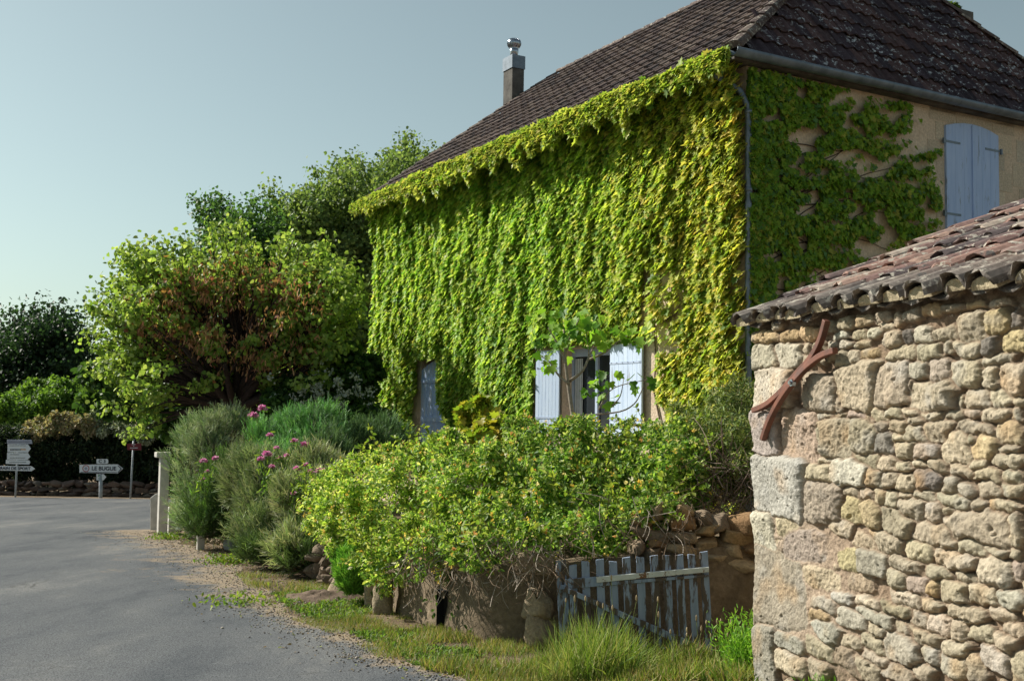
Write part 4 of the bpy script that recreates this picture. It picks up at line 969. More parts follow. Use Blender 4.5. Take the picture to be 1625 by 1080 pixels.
# ================================================================== SIGNS
def text(body, size, loc, mat, parent, name='lettering', align='CENTER', sx=1.0, bold=0.0):
    c = bpy.data.curves.new(name, 'FONT'); c.body = body; c.size = size; c.align_x = align; c.align_y = 'CENTER'; c.extrude = .0015; c.offset = bold
    o = bpy.data.objects.new('tmp', c); COL.objects.link(o); dg = bpy.context.evaluated_depsgraph_get(); dg.update()
    me = bpy.data.meshes.new_from_object(o.evaluated_get(dg)); bpy.data.objects.remove(o)
    o = bpy.data.objects.new(name, me); COL.objects.link(o); me.materials.clear(); me.materials.append(mat)
    o.rotation_euler = (math.pi/2, 0, 0); o.scale = (sx, 1, 1); o.parent = parent; o.location = [a-b for a, b in zip(loc, parent.location)] if parent.parent is None else loc
    return o
def sheet(pts, Y, mat, name, parent, th=.02, dz=0):
    m = MB(); m.prism([atY(x, y, Y) for x, y in pts], np.array([0, th, 0])); return m.build(name, mat, parent)
def tchild(panel, *a, **k):
    o = text(*a, panel.parent, **k); o.parent = panel; o.location = Vector(a[2])-Vector(panel.parent.location); return o
SY = 33.0; K = SY/FPX
def signs():
    # main direction sign
    b = onground(160, 796); b = atY(160, 797, SY); root = empty('direction_sign', b, 'white arrow signpost reading LE BUGUE with C 3 plate on top', 'road sign')
    def T(body, x, y, size, mat, panel, sx=1.0, bold=.0, dy=-.008):
        p = atY(x, y, SY); c = text(body, size, (0, 0, 0), mat, root, sx=sx, bold=bold); c.parent = panel; c.location = p+np.array([0, dy, 0])-b; return c
    m = MB(); m.tube([b+UP*-.3, atY(159.5, 752, SY)+[0, .04, 0]], .055, 10); m.build('post', M_POLE, root, smooth=True)
    bd = sheet([(126, 737), (187, 736.5), (195, 743), (187, 750.5), (126, 749.5)], SY, M_SIGNW, 'arrow_board', root)
    m = MB()
    m.prism([atY(x, y, SY)+[0, -.006, 0] for x, y in ((186.5, 738), (188, 738), (193.5, 743.2), (188, 749.2), (186.5, 749.2), (191.5, 743.3))], np.array([0, .004, 0]))
    m.prism([atY(x, y, SY)+[0, -.006, 0] for x, y in ((128, 749.0), (186, 749.6), (186, 748.8), (128, 748.3))], np.array([0, .004, 0]))
    m.build('arrow_border', M_SIGNK, bd)
    T('LE BUGUE', 165, 743.2, .165, M_SIGNK, bd, 1.0, .003)
    q = atY(136.4, 742.8, SY); 
    def ring(r0, r1, mat, nm):
        V = []; n = 28
        for k in range(n):
            a = 2*math.pi*k/n; V += [q+np.array([math.cos(a)*r0, -.007, math.sin(a)*r0]), q+np.array([math.cos(a)*r1, -.007, math.sin(a)*r1])]
        m = MB(); m.add(V, [(2*k, 2*k+1, (2*k+3) % (2*n), (2*k+2) % (2*n)) for k in range(n)]); m.build(nm, mat, bd)
    ring(.082, .103, M_SIGNR, 'red_ring'); ring(.0, .045, M_SIGNG, 'emblem')
    p = sheet([(153.5, 728), (170.5, 728), (171.5, 730), (171.5, 733.5), (170, 735.4), (154, 735.4), (153, 733.5), (153, 730)], SY, M_SIGNW, 'number_plate', root); T('C 3', 162.3, 731.7, .13, M_SIGNK, p, 1.1, .003)
    p = sheet([(153, 752), (164.5, 752), (168.5, 756.5), (164, 761.5), (153, 761.5)], SY, M_SIGNW, 'trail_plate', root)
    T('PR', 158.3, 754.6, .085, M_SIGNGR, p, 1.1, .003); m = MB()
    for x in (155.5, 157.8, 160.0): m.prism([atY(x+dx, 758.8+dy, SY)+[0, -.006, 0] for dx, dy in ((0, -.4), (1.7, -.4), (1.7, .5), (0, .5))], np.array([0, .004, 0]))
    m.build('small_writing', M_SIGNGR, p)
    # left multi-board post
    b = atY(24, 790, 32.6); root = empty('multi_board_sign', b, 'post with stacked pale arrow boards above a long TERRAIN DE SPORT board', 'road sign')
    m = MB(); m.tube([b+UP*-.3, atY(28, 700, 32.6)+[0, .05, 0]], .03, 8); m.build('post', M_POLE, root, smooth=True)
    Y = 32.6
    def board(pts, mat=M_SIGNW): return sheet(pts, Y, mat, 'board', root)
    def marks(panel, y, x0, x1, mat, h=.75, n=9, seed=1):
        rg = np.random.default_rng(seed); m = MB(); x = x0
        while x < x1:
            w = rg.uniform(.8, 1.9); m.prism([atY(x+dx, y+dy, Y)+[0, -.006, 0] for dx, dy in ((0, -h), (w, -h), (w, h), (0, h))], np.array([0, .004, 0])); x += w+.5
        m.build('small_writing', mat, panel)
    p = board([(11, 697), (50, 697.4), (51, 703.8), (11, 703.6)], M_SIGNG); marks(p, 700.5, 14, 47, M_SIGNK, .35, seed=2)
    p = board([(12, 704.2), (44, 704.4), (48.7, 711.3), (44, 717.5), (12, 717)]); marks(p, 706.6, 15, 41, M_SIGNK, .4, seed=3); marks(p, 713, 16, 33, M_SIGNK, .9, seed=4); marks(p, 712.6, 33.4, 40, M_SIGNO, 1.1, seed=5)
    p = board([(11.4, 718), (44, 718.4), (48, 724.3), (43, 729.3), (11, 728.6)]); marks(p, 720.8, 16, 30, M_SIGNK, .4, seed=6); marks(p, 726, 16, 39, M_SIGNK, .4, seed=7)
    p = board([(9.4, 729.4), (46, 730), (47.7, 733), (46, 736.6), (9, 735.4)]); marks(p, 733, 15, 40, M_SIGNK, .4, seed=8)
    p = board([(-14, 738.4), (50, 739.6), (55.3, 743.3), (50, 747), (-14, 745.6)])
    c = text('TERRAIN DE SPORT', .118, (0, 0, 0), M_SIGNK, root, sx=1.08, bold=.003); c.parent = p; c.location = atY(18.5, 742.8, Y)+np.array([0, -.008, 0])-b
    # red plate
    Y = 32.8; b = atY(206, 797, Y); root = empty('red_information_sign', b, 'small dark red rectangular information sign on a thin pole beside the pillar', 'road sign')
    m = MB(); m.tube([b+UP*-.3, atY(211.5, 696, Y)+[0, .04, 0]], .028, 8); m.build('post', M_POLE, root, smooth=True)
    p = sheet([(201.5, 703.5), (224, 703), (224, 714), (202, 713.5)], Y, M_SIGNM, 'sign_plate', root)
    m = MB()
    for (x0, x1, y) in ((209, 215, 704.8), (211.5, 213, 707.3), (206.5, 218.5, 710.2)):
        m.prism([atY(x, yy, Y)+[0, -.006, 0] for x, yy in ((x0, y-.45), (x1, y-.45), (x1, y+.5), (x0, y+.5))], np.array([0, .004, 0]))
    m.build('small_writing', M_SIGNW, p)
signs()

# ================================================================== PLANTS
def shrub(name, label, cat, blobs, n, size, cols, w=None, kind='oval', mat=M_LEAF, seed=1, sub=14, subr=.3, shell=.55, up=.5, stems=True, group=None, clip=None, tipdown=.3, jit=.6, leafname='leaves'):
    rng = np.random.default_rng(seed); B = np.array(blobs, float); base = np.array([B[:, 0].mean(), B[:, 1].mean(), (B[:, 2]-B[:, 5]).min()])
    root = empty(name, base, label, cat, group); P, Nv = crown_points(rng, B, n, sub, subr, shell)
    if clip is not None: k = clip(P); P, Nv = P[k], Nv[k]
    Z, T = leafdirs(rng, Nv, up, jit, tipdown); m = len(P)
    c = palette(rng, m, cols, w, .16); c *= (0.8+.45*fbm(P*1.8, seed, 2))[:, None]
    leaves(leafname, P, Z, T, rng.uniform(size*.7, size*1.25, m), c, kind, mat, root)
    if stems:
        s = MB()
        for b in B:
            for k in range(7):
                d = sph(rng, 1)[0]; e = b[:3]+d*b[3:]*.8; g0 = base+np.array([(b[0]-base[0])*.5, (b[1]-base[1])*.5, 0]); 
                s.tube(bez(g0, (g0+e)/2+UP*.3*b[5], e, 6), list(np.linspace(.012, .003, 6)*max(1, b[3])), 4, (.14, .11, .08))
        s.build('stems', M_BARK, root)
    return root
def pxb(x, y, Y, rx, rz, ry=None):
    """blob from pixel centre and pixel radii at depth Y"""
    p = atY(x, y, Y); k = Y/FPX; return (*p, rx*k, (ry if ry else rx*k), rz*k)

# --- big honeysuckle bush tumbling over the wall
def honeysuckle():
    rng = np.random.default_rng(31)
    B = [pxb(560, 790, 11.4, 75, 75, .55), pxb(640, 800, 10.4, 95, 95, .65), pxb(660, 865, 9.5, 65, 50, .4), pxb(740, 770, 9.9, 100, 90, .7), pxb(790, 835, 9.0, 85, 70, .5), pxb(850, 750, 9.6, 100, 80, .8), pxb(905, 800, 8.9, 95, 80, .55),
         pxb(945, 732, 9.6, 90, 72, .8), pxb(1010, 780, 8.9, 85, 80, .55), pxb(1050, 720, 9.5, 85, 60, .7), pxb(580, 850, 10.6, 45, 45, .35), pxb(985, 840, 8.6, 60, 35, .35), pxb(700, 720, 10.6, 60, 35, .5), pxb(620, 735, 11.2, 60, 28, .5), pxb(1090, 760, 9.2, 60, 50, .5),
         pxb(620, 895, 9.3, 58, 46, .3), pxb(690, 880, 8.6, 70, 42, .3), pxb(770, 868, 8.05, 70, 40, .32), pxb(850, 850, 7.85, 60, 40, .3), pxb(560, 860, 10.4, 50, 50, .35), pxb(520, 800, 11.8, 40, 70, .35), pxb(950, 845, 8.1, 70, 38, .35), pxb(1030, 815, 8.2, 55, 48, .35)]
    root = empty('honeysuckle', atY(850, 900, 9.2), 'huge yellow flowering honeysuckle bush spilling over the low wall above the gate', 'shrub')
    P, Nv = crown_points(rng, B, 150000, 26, .22, .45); 
    # keep camera side plus some depth; open up holes
    h = fbm(P*4.5, 4, 3); k = (h > .43) | (rng.random(len(P)) < .15); k &= P[:, 2] > gz(P[:, 1])+.12; P, Nv = P[k], Nv[k]; n = len(P)
    P[:, 2] += -.0
    Z, T = leafdirs(rng, Nv, .5, .6, .2); hc = fbm(P*2.2, 9, 3)
    c = palette(rng, n, [(0.22, 0.33, 0.06), (0.14, 0.25, 0.045), (0.34, 0.41, 0.10), (0.06, 0.13, 0.03), (0.44, 0.46, 0.18)], [.32, .25, .22, .12, .09], .18); c *= (.65+.7*hc)[:, None]
    leftw = np.clip((.2-P[:, 0])/1.6, 0, 1); c = c*(1.15+.45*leftw[:, None]); c[:, 0] *= .94+.14*leftw
    leaves('leaves', P, Z, T, rng.uniform(.026, .050, n), c, 'oval', M_LEAF, root)
    # flowers: whorls of slim petals
    m = 2300; i = rng.choice(n, m, replace=False); Q = P[i]+Nv[i]*.035; q = np.repeat(Q, 5, axis=0)+rng.normal(0, .008, (m*5, 3)); T2 = nrm(np.repeat(Nv[i], 5, axis=0)+rng.normal(0, .6, (m*5, 3)))
    cf = np.repeat(palette(rng, m, [(.85, .60, .10), (.88, .76, .30), (.88, .84, .60), (.75, .40, .12)], [.35, .3, .2, .15], .1), 5, axis=0)
    o = leaves('flowers', q, sph(rng, len(q)), T2, rng.uniform(.018, .032, len(q)), cf, 'oval', M_PETAL, root); o['kind'] = 'stuff'
    # protruding sprigs at the outline
    s = MB(); LP = []; LN = []; LT = []
    for i in range(190):
        b = B[rng.integers(len(B))]; d = sph(rng, 1)[0]; d[2] = abs(d[2])*.9; a = np.array(b[:3])+d*np.array(b[3:])*.9; L = rng.uniform(.12, .34); dd = nrm((d+UP*.5+rng.normal(0, .4, 3))[None])[0]
        e = a+dd*L; mid_ = (a+e)/2+UP*.03; pts = bez(a, mid_, e-UP*.03, 6); s.tube(pts, .0028, 3, (.2, .16, .08))
        for p in pts:
            for q_ in range(3): LP.append(p); LT.append(nrm((dd*.6+sph(rng, 1)[0])[None])[0]); LN.append(nrm((UP+rng.normal(0, .5, 3))[None])[0])
    # dead brown twigs hanging below
    for i in range(430):
        x = rng.uniform(640, 1110); y = rng.uniform(850, 915) if x < 900 else rng.uniform(780, 850); Y = np.interp(x, [640, 760, 860, 1150], [8.7, 7.85, 7.6, 7.9])+rng.normal(0, .08)
        if x > 900 and x < 1060 and rng.random() < .8: continue
        a = atY(x, y, Y); e = a+np.array([rng.normal(0, .14), rng.normal(-.05, .08), -rng.uniform(.05, .24)]); s.tube(bez(a, (a+e)/2+rng.normal(0, .05, 3), e, 5), .0028, 3, (.22, .16, .11) if rng.random() < .6 else (.34, .29, .24))
    s.build('twigs', M_BARK, root); LP = np.array(LP); n = len(LP)
    leaves('sprig_leaves', LP, np.array(LN), np.array(LT), rng.uniform(.035, .06, n), palette(rng, n, [(.24, .34, .05), (.32, .38, .07), (.16, .26, .04)], None, .12), 'oval', M_LEAF, root)
honeysuckle()
# grey green twiggy shrub between honeysuckle and the outbuilding
shrub('grey_green_shrub', 'twiggy pale green shrub squeezed between the honeysuckle and the stone outbuilding', 'shrub',
      [pxb(1120, 690, 9.9, 70, 60, .6), pxb(1165, 650, 10.2, 50, 55, .5), pxb(1150, 740, 9.5, 60, 60, .5), pxb(1175, 720, 9.4, 40, 70, .4)], 16000, .05,
      [(.14, .20, .05), (.22, .27, .09), (.30, .30, .12), (.08, .13, .04)], [.35, .3, .15, .2], 'long', M_DRYLEAF, 41, 24, .28, .3)
s = MB(); rng = np.random.default_rng(2)
for i in range(260):
    a = atY(rng.uniform(1090, 1200), rng.uniform(720, 830), rng.uniform(8.7, 9.2)); e = a+np.array([rng.normal(0, .2), rng.normal(0, .1), rng.normal(-.05, .18)]); s.tube(bez(a, (a+e)/2+rng.normal(0, .05, 3), e, 5), .0035, 3, (.26, .20, .16) if rng.random() < .5 else (.14, .10, .08))
o = s.build('dead_branches', M_BARK); tag(o, 'tangle of bare grey brown twigs above the loose stones right of the gate', 'branches')
# fig sapling in front of the window
def fig():
    rng = np.random.default_rng(12); Y = 13.2; b = atY(915, 700, Y)
    root = empty('fig_tree', b, 'young fig tree with large lobed leaves in front of the lower window', 'tree')
    s = MB(); J = lambda x, y, dy=0: atY(x, y, Y+dy)
    br = [([(915, 700), (903, 620), (897, 575), (895, 520)], .024), ([(903, 605), (925, 590), (935, 565), (950, 535)], .016), ([(901, 608), (885, 595), (872, 572), (858, 565)], .013), ([(897, 575), (885, 545), (870, 520)], .012),
          ([(935, 570), (960, 560), (975, 545), (1000, 530)], .012), ([(898, 560), (905, 530), (920, 505)], .010), ([(905, 660), (985, 655), (1010, 640), (1022, 610)], .010), ([(965, 650), (985, 630), (990, 600)], .008), ([(930, 580), (935, 560), (930, 530)], .008), ([(950, 650), (965, 620), (985, 610), (1040, 600)], .008)]
    tips = []
    for pts, r in br:
        P = np.array([J(x, y, rng.normal(0, .05)) for x, y in pts]); t = np.linspace(0, 1, len(P)); tt = np.linspace(0, 1, 12); Pi = np.c_[[np.interp(tt, t, P[:, k]) for k in range(3)]].T
        for _ in range(2): Pi[1:-1] = (Pi[:-2]+2*Pi[1:-1]+Pi[2:])/4
        s.tube(Pi, list(np.linspace(r*1.25, r*.5, 12)), 6, (.36, .31, .25)); tips.append(Pi)
    s.build('trunk', M_BARK, root, smooth=True); P = []
    for x0, y0, rx, ry, m in ((880, 530, 35, 40, 46), (915, 515, 40, 22, 34), (950, 530, 35, 25, 22), (870, 570, 15, 20, 10), (1000, 530, 28, 14, 14), (960, 600, 26, 18, 12), (945, 625, 25, 14, 9), (1012, 605, 25, 12, 7), (940, 545, 30, 12, 8), (975, 632, 24, 10, 5)):
        for k in range(m): P.append(atY(rng.normal(x0, rx*.55), rng.normal(y0, ry*.55), Y+rng.normal(0, .15)))
    P = np.array(P); n = len(P); Z = nrm(np.array([-.35, -.5, .8])+rng.normal(0, .4, (n, 3))); T = nrm(np.array([0, -.3, -.5])+rng.normal(0, .7, (n, 3)))
    leaves('leaves', P, Z, T, rng.uniform(.08, .15, n), palette(rng, n, [(.22, .42, .04), (.10, .24, .025), (.24, .40, .05)], None, .12), 'fig', M_LEAF, root)
fig()
# young yellow-leaved vine shoots near the blue door
shrub('young_vine', 'yellow green vine sapling with reddish shoots beside the blue door', 'plant', [pxb(740, 665, 14.6, 16, 30, .2), pxb(765, 650, 14.4, 22, 18, .2), pxb(785, 685, 13.6, 44, 18, .3)], 750, .12,
      [(.30, .36, .04), (.20, .30, .03), (.40, .36, .05)], None, 'ivy', M_LEAF, 43, 10, .4, .1)

# --- rosemary / lavender mounds : needle shoots
def needlebush(label, blobs, nshoot, seed, cols, name='lavender_bush', grp='grey green lavender bushes along the garden wall', Ls=(.13, .27), up=1.0):
    rng = np.random.default_rng(seed); B = np.array(blobs); base = np.array([B[:, 0].mean(), B[:, 1].mean(), (B[:, 2]-B[:, 5]).min()])
    root = empty(name, base, label, 'shrub', grp); B[:, 3:] *= .93; cols = np.array(cols)*rng.uniform(.85, 1.35)*np.array([rng.uniform(.9, 1.15), 1, rng.uniform(.85, 1.25)]); P, Nv = crown_points(rng, B, nshoot, 11, .38, .35)
    k = (P[:, 2] > gz(P[:, 1])+.08) & ((fbm(P*2.6, seed+3, 2) > .40) | (rng.random(len(P)) < .12)); P, Nv = P[k], Nv[k]; n = len(P); D = nrm(Nv*.8+UP*up*.9+rng.normal(0, .16, (n, 3))); L = rng.uniform(*Ls, n)
    m = 13; t = np.linspace(.05, 1, m); Q = P[:, None]+D[:, None]*(L[:, None, None]*t[None, :, None]); Q = Q.reshape(-1, 3); DD = np.repeat(D, m, axis=0)
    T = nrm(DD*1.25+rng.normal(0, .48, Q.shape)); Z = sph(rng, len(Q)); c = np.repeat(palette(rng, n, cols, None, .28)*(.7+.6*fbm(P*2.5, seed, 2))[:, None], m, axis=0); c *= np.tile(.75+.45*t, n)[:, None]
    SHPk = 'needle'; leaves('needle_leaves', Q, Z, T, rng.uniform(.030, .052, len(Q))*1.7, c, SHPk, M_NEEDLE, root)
    s = MB()
    for i in range(40):
        b = B[rng.integers(len(B))]; d = sph(rng, 1)[0]; s.tube(bez(base+UP*.1, np.array(b[:3])-UP*.1, np.array(b[:3])+d*b[3:]*.85, 5), list(np.linspace(.014, .004, 5)), 4, (.20, .15, .11))
    s.build('stems', M_BARK, root)
GG = [(.19, .26, .13), (.13, .20, .09), (.25, .31, .18), (.30, .33, .23)]; DG = [(.09, .16, .06), (.12, .20, .07), (.06, .11, .045)]; BG = [(.15, .30, .07), (.20, .34, .10), (.10, .22, .06)]
needlebush('grey lavender bush hugging the capped pillar, leftmost in the bed', [pxb(308, 750, 18.2, 30, 76, .6), pxb(318, 705, 18.8, 32, 36, .6), pxb(292, 790, 17.9, 14, 40, .35), pxb(300, 825, 17.4, 24, 22, .3)], 4600, 51, GG)
needlebush('tall lavender bush in front of the redbud trunk', [pxb(360, 695, 18.2, 36, 50, .6), pxb(345, 725, 17.6, 40, 40, .5)], 2600, 52, GG)
needlebush('dark green rosemary mound overhanging the pale stone post', [pxb(345, 810, 15.6, 40, 50, .45), pxb(370, 775, 16.2, 38, 55, .5), pxb(330, 838, 15.4, 26, 24, .3)], 4200, 53, DG+BG[:1], 'rosemary_bush')
needlebush('broad lavender mound in the middle of the bed, with grey sprays', [pxb(430, 785, 14.2, 60, 72, .55), pxb(400, 760, 15.0, 40, 60, .5), pxb(435, 850, 13.3, 42, 48, .35), pxb(405, 830, 13.8, 34, 40, .3)], 6500, 54, GG)
needlebush('lavender bush touching the left edge of the honeysuckle', [pxb(485, 815, 12.8, 45, 62, .45), pxb(470, 870, 12.3, 38, 36, .3), pxb(500, 770, 13.4, 40, 40, .4)], 4800, 55, GG)
needlebush('bright green upright rosemary behind the pink flowers', [pxb(430, 710, 16.6, 60, 40, .6), pxb(500, 700, 16.2, 50, 45, .6), pxb(460, 740, 15.6, 50, 40, .5)], 3200, 56, BG+GG[:1], 'rosemary_bush', up=1.6)
needlebush('dark rosemary in the shade left of the blue door', [pxb(560, 715, 16.4, 55, 40, .7), pxb(520, 745, 14.9, 35, 45, .5), pxb(610, 700, 16.8, 45, 28, .6)], 3000, 57, DG, 'rosemary_bush', up=1.6)
needlebush('low dark green rosemary sprawling at the foot of the wall', [pxb(420, 880, 12.9, 36, 22, .25), pxb(480, 893, 12.0, 30, 20, .22)], 1500, 58, DG, 'rosemary_bush')
needlebush('small fluffy bright green fennel tuft at the foot of the wall', [pxb(560, 926, 9.95, 27, 22, .16), pxb(556, 908, 10.1, 14, 26, .1)], 2000, 59, [(.12, .30, .05), (.18, .36, .07)], 'fennel_tuft', None, (.06, .14), 1.5)
# peonies / pink flowers
def peony(plant_label, heads, seed, Y):
    rng = np.random.default_rng(seed); P0 = np.mean([atY(x, y, Y) for x, y, r in heads], axis=0); base = P0.copy(); base[2] -= .5
    root = empty('peony_plant', base, plant_label, 'flowering plant', 'pink peony plants among the lavender'); s = MB(); LP = []
    for x, y, r in heads:
        c = atY(x, y, Y+rng.normal(0, .1)); rr = r*.95*Y/FPX; n = 90; d = sph(rng, n); d[:, 2] = np.abs(d[:, 2])*.9-.2; P = c+d*rr*rng.uniform(.2, .9, (n, 1))
        cc = palette(rng, n, [(.74, .26, .48), (.82, .42, .62), (.88, .60, .74), (.62, .14, .36)], None, .1)
        leaves('flower', P, nrm(d+rng.normal(0, .3, (n, 3))), nrm(d+UP*.5), rr*.75, cc, 'round', M_PETAL, root)
        g_ = base+np.array([rng.normal(0, .1), rng.normal(0, .1), -.1]); pts = bez(g_, (g_+c)/2+rng.normal(0, .06, 3), c, 7); s.tube(pts, .006, 4, (.10, .16, .05)); LP += list(pts[3:])*5
    s.build('stems', M_BARK, root); LP = np.array(LP)+rng.normal(0, .05, (len(LP), 3)); n = len(LP); Z, T = leafdirs(rng, sph(rng, n)); leaves('leaves', LP, Z, T, rng.uniform(.06, .11, n), palette(rng, n, [(.12, .24, .04), (.20, .30, .05)], None), 'long', M_LEAF, root)
peony('two tall pink peony blooms in front of the redbud trunk', [(401, 660, 6.5), (416, 649, 6.5), (405, 676, 3.5)], 61, 16.9)
peony('pink peony blooms in the dark gap above the pale stone post', [(323, 732, 5), (342, 728, 5), (329, 748, 3.5), (322, 761, 3.5)], 62, 15.3)
peony('large pale pink peony blooms above the bright rosemary', [(467, 700, 5), (484, 707, 7), (439, 711, 4), (455, 723, 4)], 63, 13.2)
peony('cluster of deep pink peony blooms over the broad lavender mound', [(423, 722, 7), (414, 729, 5), (431, 741, 4.5), (443, 727, 4)], 64, 13.2)
peony('purple pink flower cluster at the upper left edge of the honeysuckle', [(471, 744, 5), (485, 738, 4.5), (493, 748, 4), (505, 748, 5.5), (513, 747, 4.5), (498, 760, 3.5), (466, 783, 4)], 65, 12.2)
peony('small violet flower spike behind the large pink blooms', [(428, 691, 5)], 66, 14.6)

# --- trees
def tree(name, label, base, tips, nleaf_per, lsize, cols, w, lkind, seed, trunk_r, trunk_h, bark=(.12, .09, .07), inner=None, spread=.35, droop=.1, cat='tree', mat=M_LEAF, leafrange=(.45, 1.0), ntrunk=1, group=None, elong=1.0, fringe=0.0):
    rng = np.random.default_rng(seed); root = empty(name, base, label, cat, group); base = np.array(base); tips = np.array(tips)
    s = MB(); fork = base+UP*trunk_h
    s.tube([base-UP*.3, base+UP*trunk_h*.5+rng.normal(0, .05, 3), fork], [trunk_r*1.15, trunk_r*.95, trunk_r*.8], 9, bark); s_all = []
    # group tips to limbs
    k = max(4, len(tips)//14); cent = tips[rng.choice(len(tips), k, replace=False)]
    lab = np.argmin(((tips[:, None]-cent[None])**2).sum(2), axis=1)
    LP = []; LN = []; LI = []; tw = MB()
    for j in range(k):
        tj = tips[lab == j]
        if len(tj) == 0: continue
        cj = tj.mean(0); end = fork+(cj-fork)*.62; mid_ = (fork+end)/2+rng.normal(0, .08, 3)*np.linalg.norm(end-fork)-np.array([0, 0, droop])
        lm = bez(fork-UP*rng.uniform(0, trunk_h*.35), mid_, end, 9); s.tube(lm, list(np.linspace(trunk_r*.55, trunk_r*.18, 9)), 6, bark)
        for t in tj:
            q = lm[rng.integers(3, 9)]; d = t-q; L = np.linalg.norm(d); c = bez(q, q+d*.5+rng.normal(0, .10, 3)*L+UP*.08*L, t, 8); tw.tube(c, list(np.linspace(trunk_r*.14, .004, 8)), 4, bark)
            m = int(nleaf_per*rng.uniform(.6, 1.4)); a = rng.uniform(leafrange[0], leafrange[1], m)*7; i0 = np.floor(a).astype(int).clip(0, 6); f = (a-i0)[:, None]; P = c[i0]*(1-f)+c[i0+1]*f
            off = sph(rng, m)*(rng.random((m, 1))**.5)*1.75*spread*(.4+.6*(a/7))[:, None]; off[:, 2] *= .7; P = P+off; LP.append(P); LN.append(nrm(off)*.6+nrm(d[None])*.3); LI.append(a/7)
    s.build('trunk', M_BARK, root, smooth=True); tw.build('limbs', M_BARK, root); P = np.concatenate(LP); Nv = np.concatenate(LN); I = np.concatenate(LI); n = len(P)
    Z, T = leafdirs(rng, Nv, .5, .55, .6); c = palette(rng, n, cols, w, .15)*(.78+.45*fbm(P*1.1, seed, 2))[:, None]
    if inner is not None:
        q = P-base; c = inner(rng, P, I, c)
    leaves('crown', P, Z, T, rng.uniform(lsize*.7, lsize*1.2, n), c, lkind, mat, root); return root
def tips_px(rng, ells, Y, n, dy, shell=.5):
    out = []
    A_ = np.array([e[2]*e[3] for e in ells], float); A_ /= A_.sum()
    for e, a in zip(ells, A_):
        m = max(2, int(n*a)); th = rng.uniform(0, 2*math.pi, m); r = np.sqrt(shell**2+(1-shell**2)*rng.random(m)); ph = rng.uniform(-1, 1, m)
        for t, q, p in zip(th, r, ph): 
            k = math.sqrt(max(0, 1-p*p*.6)); out.append(atY(e[0]+math.cos(t)*e[2]*q*k, e[1]+math.sin(t)*e[3]*q*k, Y+p*dy))
    return out
def redbud():
    rng = np.random.default_rng(81); Y = 21.0; b = atY(372, 700, Y); NT = 620
    ells = [(370, 480, 165, 95), (250, 480, 70, 60), (300, 425, 90, 45), (420, 420, 120, 40), (500, 470, 75, 80), (270, 600, 95, 42), (480, 580, 80, 50), (205, 560, 50, 30), (190, 480, 40, 25), (215, 410, 30, 20), (535, 500, 45, 100)]
    tips = tips_px(rng, ells, Y, NT, 2.0, .5)
    for x, y in ((140, 488), (150, 462), (178, 448), (195, 398), (140, 490), (160, 500), (190, 520), (205, 560), (170, 560), (165, 645), (205, 690), (220, 660), (235, 640), (185, 600), (290, 372), (525, 375), (460, 385), (350, 372), (250, 385), (215, 390), (180, 470), (215, 440)): 
        for _ in range(2): tips.append(atY(x+rng.normal(0, 5), y+rng.normal(0, 4), Y-rng.uniform(0, 1)))
    for a_ in rng.uniform(math.radians(150), math.radians(400), 90):
        rr = rng.uniform(1.0, 1.22); x, y = 370+math.cos(a_)*205*rr, 520+math.sin(a_)*140*rr
        if x < 575 and y < 700: tips.append(atY(x, y, Y+rng.normal(0, .6)))
    def inner(rng, P, I, c):
        px, py = proj(P); d = np.hypot((px-370)/165, (py-500)/105); red = (rng.random(len(P)) < np.clip(1.15-d, 0, .62)*(fbm(P*1.6, 5, 2) > .44)*1.0)
        red &= rng.random(len(P)) < .4
        rc = palette(rng, len(P), [(.30, .13, .07), (.36, .19, .08), (.22, .13, .06), (.36, .14, .10)], None, .15); c[red] = rc[red]; return c
    tree('redbud_tree', 'spreading redbud tree with rust red pods and lime green outer leaves', b, tips, 40, .080, [(.30, .41, .09), (.22, .33, .07), (.40, .48, .14), (.14, .24, .05)], [.35, .3, .2, .15], 'round', 81, .20, .75, (.07, .05, .045), inner, .12, .0, leafrange=(.62, 1.05))
    # hanging seed pods in the middle of the crown
    t = np.array(tips); t = t[rng.choice(len(t), 4600)]; cen = b+UP*1.2; f = rng.uniform(.6, 1.04, (len(t), 1)); P = cen+(t-cen)*f+rng.normal(0, .12, (len(t), 3))-np.array([0, .25, 0]); pxx, pyy = proj(P); k = (fbm(P*1.5, 5, 2) > .42) & (((pxx-375)/150)**2+((pyy-500)/100)**2 < rng.uniform(.5, 1.2, len(P))); P = P[k]
    P = np.repeat(P, 4, axis=0)+rng.normal(0, .04, (len(P)*4, 3)); n = len(P); o = leaves('seed_pods', P, sph(rng, n), nrm(-UP+rng.normal(0, .4, (n, 3))), rng.uniform(.07, .12, n), palette(rng, n, [(.46, .20, .13), (.40, .20, .11), (.50, .30, .15)], None), 'long', M_DRYLEAF, bpy.data.objects['redbud_tree']); o['kind'] = 'stuff'
redbud()
